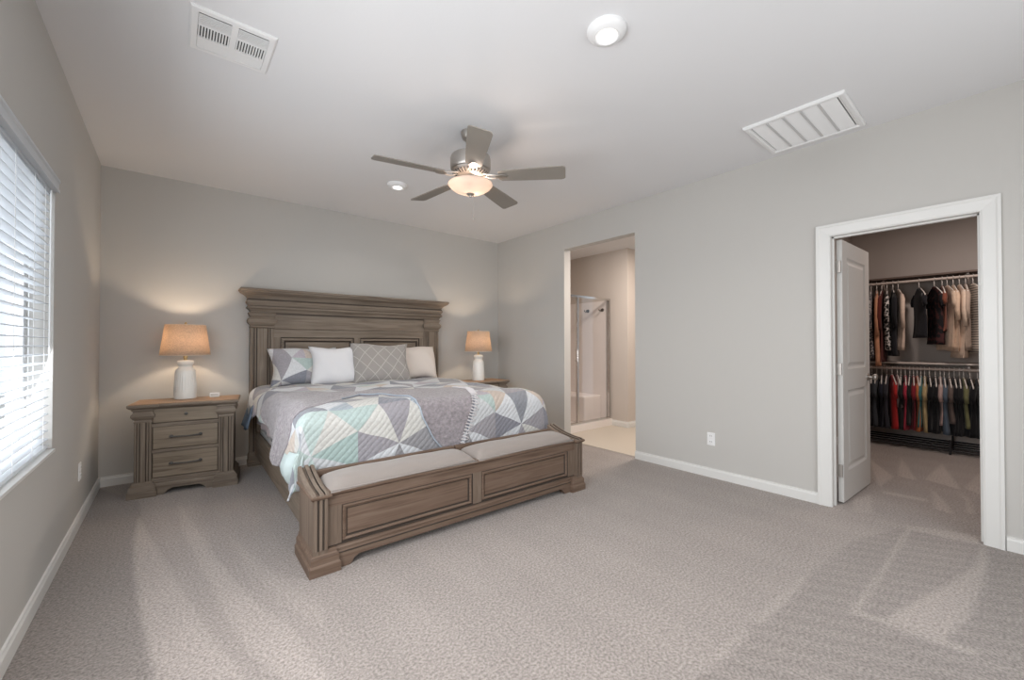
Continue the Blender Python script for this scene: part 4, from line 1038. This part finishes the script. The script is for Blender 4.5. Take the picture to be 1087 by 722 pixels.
# ledge low on the closet back wall
lg = thing('shoe_rack', 'low black shoe rack on the closet floor under the clothes', 'shoe rack', (7.20, -4.5, 0)); 
M['black'] = mat('black_metal', (.02, .02, .022), .45)
bm = B()
for z in (.07,): 
    for x in (-.16, -.08, 0, .08, .16): tube(bm, [(x, -.95, z+x*.15), (x, .88, z+x*.15)], .009, 8)
obj('rail', bm, M['black'], lg)
for y in (-.95, 0, .88):
    bm = B()
    for x in (-.17, .17): tube(bm, [(x, y, .0), (x, y, .16)], .010, 8)
    tube(bm, [(-.17, y, .045), (.17, y, .095)], .008, 8)
    obj('upright', bm, M['black'], lg)
M['hanger'] = mat('hanger_white', (.72, .68, .64), .4)
def hanger_mesh():
    bm = B()
    pts = [(.0-.022*cos(a), 0, .0+.022*sin(a)) for a in [radians(x) for x in range(-30, 181, 30)]]
    pts = [( .022*cos(radians(a)), 0, .022*sin(radians(a))-.004) for a in (190, 160, 120, 90, 60, 30, 0, -30, -60)]+[(0, 0, -.045), (0, 0, -.085)]
    tube(bm, pts, .0036, 6)
    tube(bm, [(0, 0, -.085), (.06, 0, -.105), (.15, 0, -.150), (.20, 0, -.182), (.195, 0, -.195), (0, 0, -.196), (-.195, 0, -.195), (-.20, 0, -.182), (-.15, 0, -.150), (-.06, 0, -.105)], .0052, 6, closed=True)
    for v in bm.verts: v.co.z += .0
    me = bpy.data.meshes.new('clothes_hanger'); bmesh.ops.recalc_face_normals(bm, faces=bm.faces); bm.to_mesh(me); bm.free(); me.shade_smooth(); me.materials.append(M['hanger']); return me
HM = hanger_mesh()
def garment(y, zrod, length, yaw, col, label, thick=.020, w=.21, sleeve=0, hem=1.0, mt=None, kind='hanging_shirt', cat='shirt', k=0, grp=''):
    # hanger
    h_ = bpy.data.objects.new('clothes_hanger', HM); COL.objects.link(h_); h_.location = (RX, y, zrod+.0185-.0145+.0005); h_.rotation_euler = (0, 0, yaw)
    tag(h_, 'white plastic hanger on the %s closet rod' % ('upper' if zrod > 1.5 else 'lower'), 'hanger', 'white hangers on the %s rod' % ('upper' if zrod > 1.5 else 'lower'))
    bm = B(); n = 24; rings = []; rnd = random.Random(k*13+5); p1, p2 = rnd.uniform(0, 6), rnd.uniform(0, 6); zt_ = -.088
    sh_ = [(0, .045, .010), (.018, .075, .013), (.055, w*.80, .014), (.085, w*.98, .016)]
    m_ = 12
    for q in range(1, m_+1):
        t = q/m_; sh_.append((.085+(length-.085)*t, w*(1+(hem-1)*t), thick*(.8+.5*t)+.004*sin(t*5+p1)))
    for q, (dz, a_, b_) in enumerate(sh_):
        ring = []
        for i in range(n):
            an = 2*pi*i/n; t = dz/length
            wob = .010*t*sin(3*an+p1)+.006*t*sin(5*an+p2)
            x = a_*cos(an)*abs(cos(an))**-.25 if abs(cos(an)) > 1e-3 else 0
            yy = b_*sin(an)*(1+.25*sin(4*an+p2)*t)+wob+.012*t*sin(4*t+p1)
            ring.append(bm.verts.new((x, yy, zt_-dz)))
        rings.append(ring)
    for a, b in zip(rings, rings[1:]):
        for i in range(n): bm.faces.new((a[i], a[(i+1) % n], b[(i+1) % n], b[i]))
    bm.faces.new(rings[0]); bm.faces.new(rings[-1][::-1])
    o = obj(kind, bm, mt or mat('cloth_'+kind, col, .95, spec=.1, var=(22, .25), bump=(30, .4, .01), sheen=.1), smooth=True)
    o.location = (RX, y, zrod); o.rotation_euler = (0, 0, yaw); tag(o, label, cat, grp or None)
    if sleeve:
        for s in (-1, 1):
            bm = B(); L_ = sleeve
            tube(bm, [(s*(w-.035), 0, zt_-.085), (s*(w+.005), .004, zt_-.13), (s*(w+.022), .012, zt_-.10-L_*.6), (s*(w+.018), .006+.01*s, zt_-.10-L_)], [.030, .040, .036, .030], 12)
            bmesh.ops.scale(bm, vec=(1, .6, 1), verts=bm.verts); e = obj('sleeve', bm, o.data.materials[0], o, smooth=True)
    return o
def stripes(name, a, b, sc, axis='Z', fac=.5, noise=0):
    m = mat(name, a, .95, spec=.1); nt = m.node_tree; L = nt.links.new; bs = nt.nodes['Principled BSDF']
    tc = pick(nt, 'ShaderNodeTexCoord')
    if noise:
        n = pick(nt, 'ShaderNodeTexVoronoi'); n.inputs['Scale'].default_value = noise; L(tc.outputs['Object'], n.inputs['Vector']); v = n.outputs['Distance']
    else:
        sp = pick(nt, 'ShaderNodeSeparateXYZ'); L(tc.outputs['Object'], sp.inputs[0]); mu = pick(nt, 'ShaderNodeMath', operation='MULTIPLY'); L(sp.outputs[axis], mu.inputs[0]); mu.inputs[1].default_value = sc
        fr = pick(nt, 'ShaderNodeMath', operation='FRACT'); L(mu.outputs[0], fr.inputs[0]); v = fr.outputs[0]
    g = pick(nt, 'ShaderNodeMath', operation='GREATER_THAN'); L(v, g.inputs[0]); g.inputs[1].default_value = fac
    c = pick(nt, 'ShaderNodeMix', data_type='RGBA'); L(g.outputs[0], c.inputs[0]); c.inputs[6].default_value = (*a, 1); c.inputs[7].default_value = (*b, 1); L(c.outputs[2], bs.inputs['Base Color'])
    return m
YP = lambda u: -3.81-(u-922)*(.927/120)
ZP = lambda v, u: 1.21-(v-(365.6+.0*u))*(4.80+(YP(u)+4.2)*.771)/434.9
TOP = [  # px centre, px bottom, yaw, colour, label, thick, w, sleeve, material
    (914, 385, .15, (.03, .03, .04), 'black shirt at the left end of the upper rod, behind the door edge', .022, .20, .4, None),
    (925, 380, .10, None, 'grey and white speckled shirt, leftmost in view on the upper rod', .024, .20, .45, stripes('speckle', (.35, .33, .32), (.07, .07, .08), 0, noise=45, fac=.45)),
    (932, 388, .16, (.50, .25, .15), 'peach-tan long shirt beside the speckled one on the upper rod', .026, .20, .5, None),
    (938, 384, .05, (.10, .025, .02), 'dark maroon shirt right of the peach-tan one on the upper rod', .020, .20, .45, None),
    (944, 372, .14, None, 'black shirt with a white-spotted front on the upper rod', .026, .20, .4, stripes('spotted', (.02, .02, .02), (.55, .52, .50), 0, noise=38, fac=.52)),
    (951, 378, .20, (.015, .015, .018), 'long plain black shirt beside the spotted one on the upper rod', .032, .20, .45, None),
    (957, 372, .30, (.58, .46, .38), 'beige sweatshirt with a dark hem on the upper rod', .030, .20, .5, None),
    (980, 359, .34, (.018, .018, .022), 'short black shirt hanging alone at the middle of the upper rod', .030, .17, .18, None),
    (996, 366, .38, None, 'black shirt with dim red print, second from the gap on the upper rod', .036, .18, .20, stripes('dimred', (.02, .018, .02), (.07, .03, .03), 0, noise=22, fac=.6)),
    (1004, 352, .18, (.20, .07, .045), 'rust coloured shirt between the black and the cream clothes', .018, .18, .2, None),
    (1009, 372, .34, (.56, .43, .33), 'cream knit cardigan, first of the pale clothes on the upper rod', .028, .19, .22, None),
    (1015, 373, .22, (.60, .45, .34), 'pale peach blouse second in the row of cream clothes', .026, .19, .4, None),
    (1021, 380, .24, (.63, .50, .40), 'long cream shirt third in the row of cream clothes', .028, .19, .45, None),
    (1027, 372, .12, (.42, .33, .27), 'tan shirt just left of the striped sweater', .020, .19, .4, None),
    (1034, 375, .36, None, 'cream sweater with thin grey stripes on the upper rod', .034, .20, .42, stripes('sweater', (.52, .45, .38), (.16, .15, .15), 38, fac=.62)),
    (1043, 378, .10, (.06, .06, .06), 'charcoal shirt at the right door edge on the upper rod', .024, .20, .4, None),
]
for k, (u, v, yaw, col, lb, th_, w_, sl_, mt) in enumerate(TOP):
    z1 = ZP(v, u); garment(YP(u), RU, RU-.088-z1, yaw, col or (.1, .1, .1), lb, th_, w_, sl_*min(1, (RU-z1)*.9), mt=mt, k=k)
LOW = [
    (910, 455, .1, (.02, .02, .03), 'black garment at the left end of the lower rod, behind the door', .024),
    (917, 458, .1, (.035, .035, .05), 'navy garment showing just past the door knob on the lower rod', .024),
    (925, 456, .12, (.02, .02, .024), 'black top with grey flecks, leftmost past the door on the lower rod', .022),
    (931, 452, .06, (.045, .05, .06), 'dark slate top second past the door on the lower rod', .020),
    (937, 457, .12, (.02, .022, .035), 'midnight blue top left of the red one on the lower rod', .022),
    (943, 455, .08, (.035, .035, .045), 'charcoal top touching the red one on the lower rod', .018),
    (949, 467, .30, (.42, .03, .03), 'bright red top hanging lowest on the lower rod', .030),
    (955, 431, .24, (.30, .24, .24), 'short mauve-grey top in front of the red one', .024),
    (959, 463, .10, (.02, .02, .02), 'black top with a pale emblem right of the mauve-grey one', .022),
    (964, 457, .14, (.40, .04, .07), 'crimson top in the middle of the lower rod', .024),
    (969, 450, .06, (.02, .02, .02), 'thin black top between crimson and burgundy', .014),
    (973, 455, .12, (.20, .02, .03), 'burgundy top beside the orange one', .018),
    (977, 458, .16, (.50, .17, .07), 'orange top on the lower rod', .022),
    (981, 452, .06, (.06, .16, .16), 'teal top between the orange and the yellow one', .014),
    (985, 458, .10, (.42, .32, .17), 'pale yellow top on the lower rod', .018),
    (990, 457, .14, (.012, .012, .014), 'black top right of the yellow one', .026),
    (996, 459, .12, (.014, .014, .016), 'second black top from the yellow one', .026),
    (1001, 450, .10, (.42, .30, .28), 'pale pink top among the dark clothes on the lower rod', .016),
    (1005, 469, .12, (.09, .12, .16), 'faded denim blue garment hanging low on the lower rod', .024),
    (1010, 448, .14, (.13, .10, .09), 'grey-brown top right of the denim blue one', .020),
    (1015, 462, .14, (.014, .014, .016), 'black top right of the grey-brown one', .026),
    (1020, 464, .10, (.02, .02, .022), 'black top just left of the olive one', .022),
    (1024, 453, .16, (.16, .16, .08), 'olive green top on the lower rod', .014),
    (1030, 469, .16, (.012, .012, .014), 'long black garment right of the olive one', .030),
    (1037, 472, .14, (.016, .016, .018), 'black garment second from the right door edge on the lower rod', .030),
    (1044, 473, .10, (.02, .02, .022), 'black garment at the right door edge on the lower rod', .028),
]
for k, (u, v, yaw, col, lb, th_) in enumerate(LOW):
    z1 = max(.215, ZP(v, u)); garment(YP(u), RL, RL-.088-z1, yaw, col, lb, th_, .17, .16, k=k+40, kind='hanging_blouse', cat='top')
area('closet_fill', (6.0, -4.9, H-.06), (0, 0, 0), .3, .3, 18.0, (1, .85, .77), 'DISK')  # added light with an unseen fixture, brightens the closet
cf = thing('closet_added_fixture', 'round flush ceiling fixture added unseen inside the closet', 'ceiling light', (6.0, -4.9, H)); bm = B(); lathe(bm, [(.17, 0), (.17, -.02), (.15, -.03)], 32, cap1=True); obj('housing', bm, M['whiteplastic'], cf)
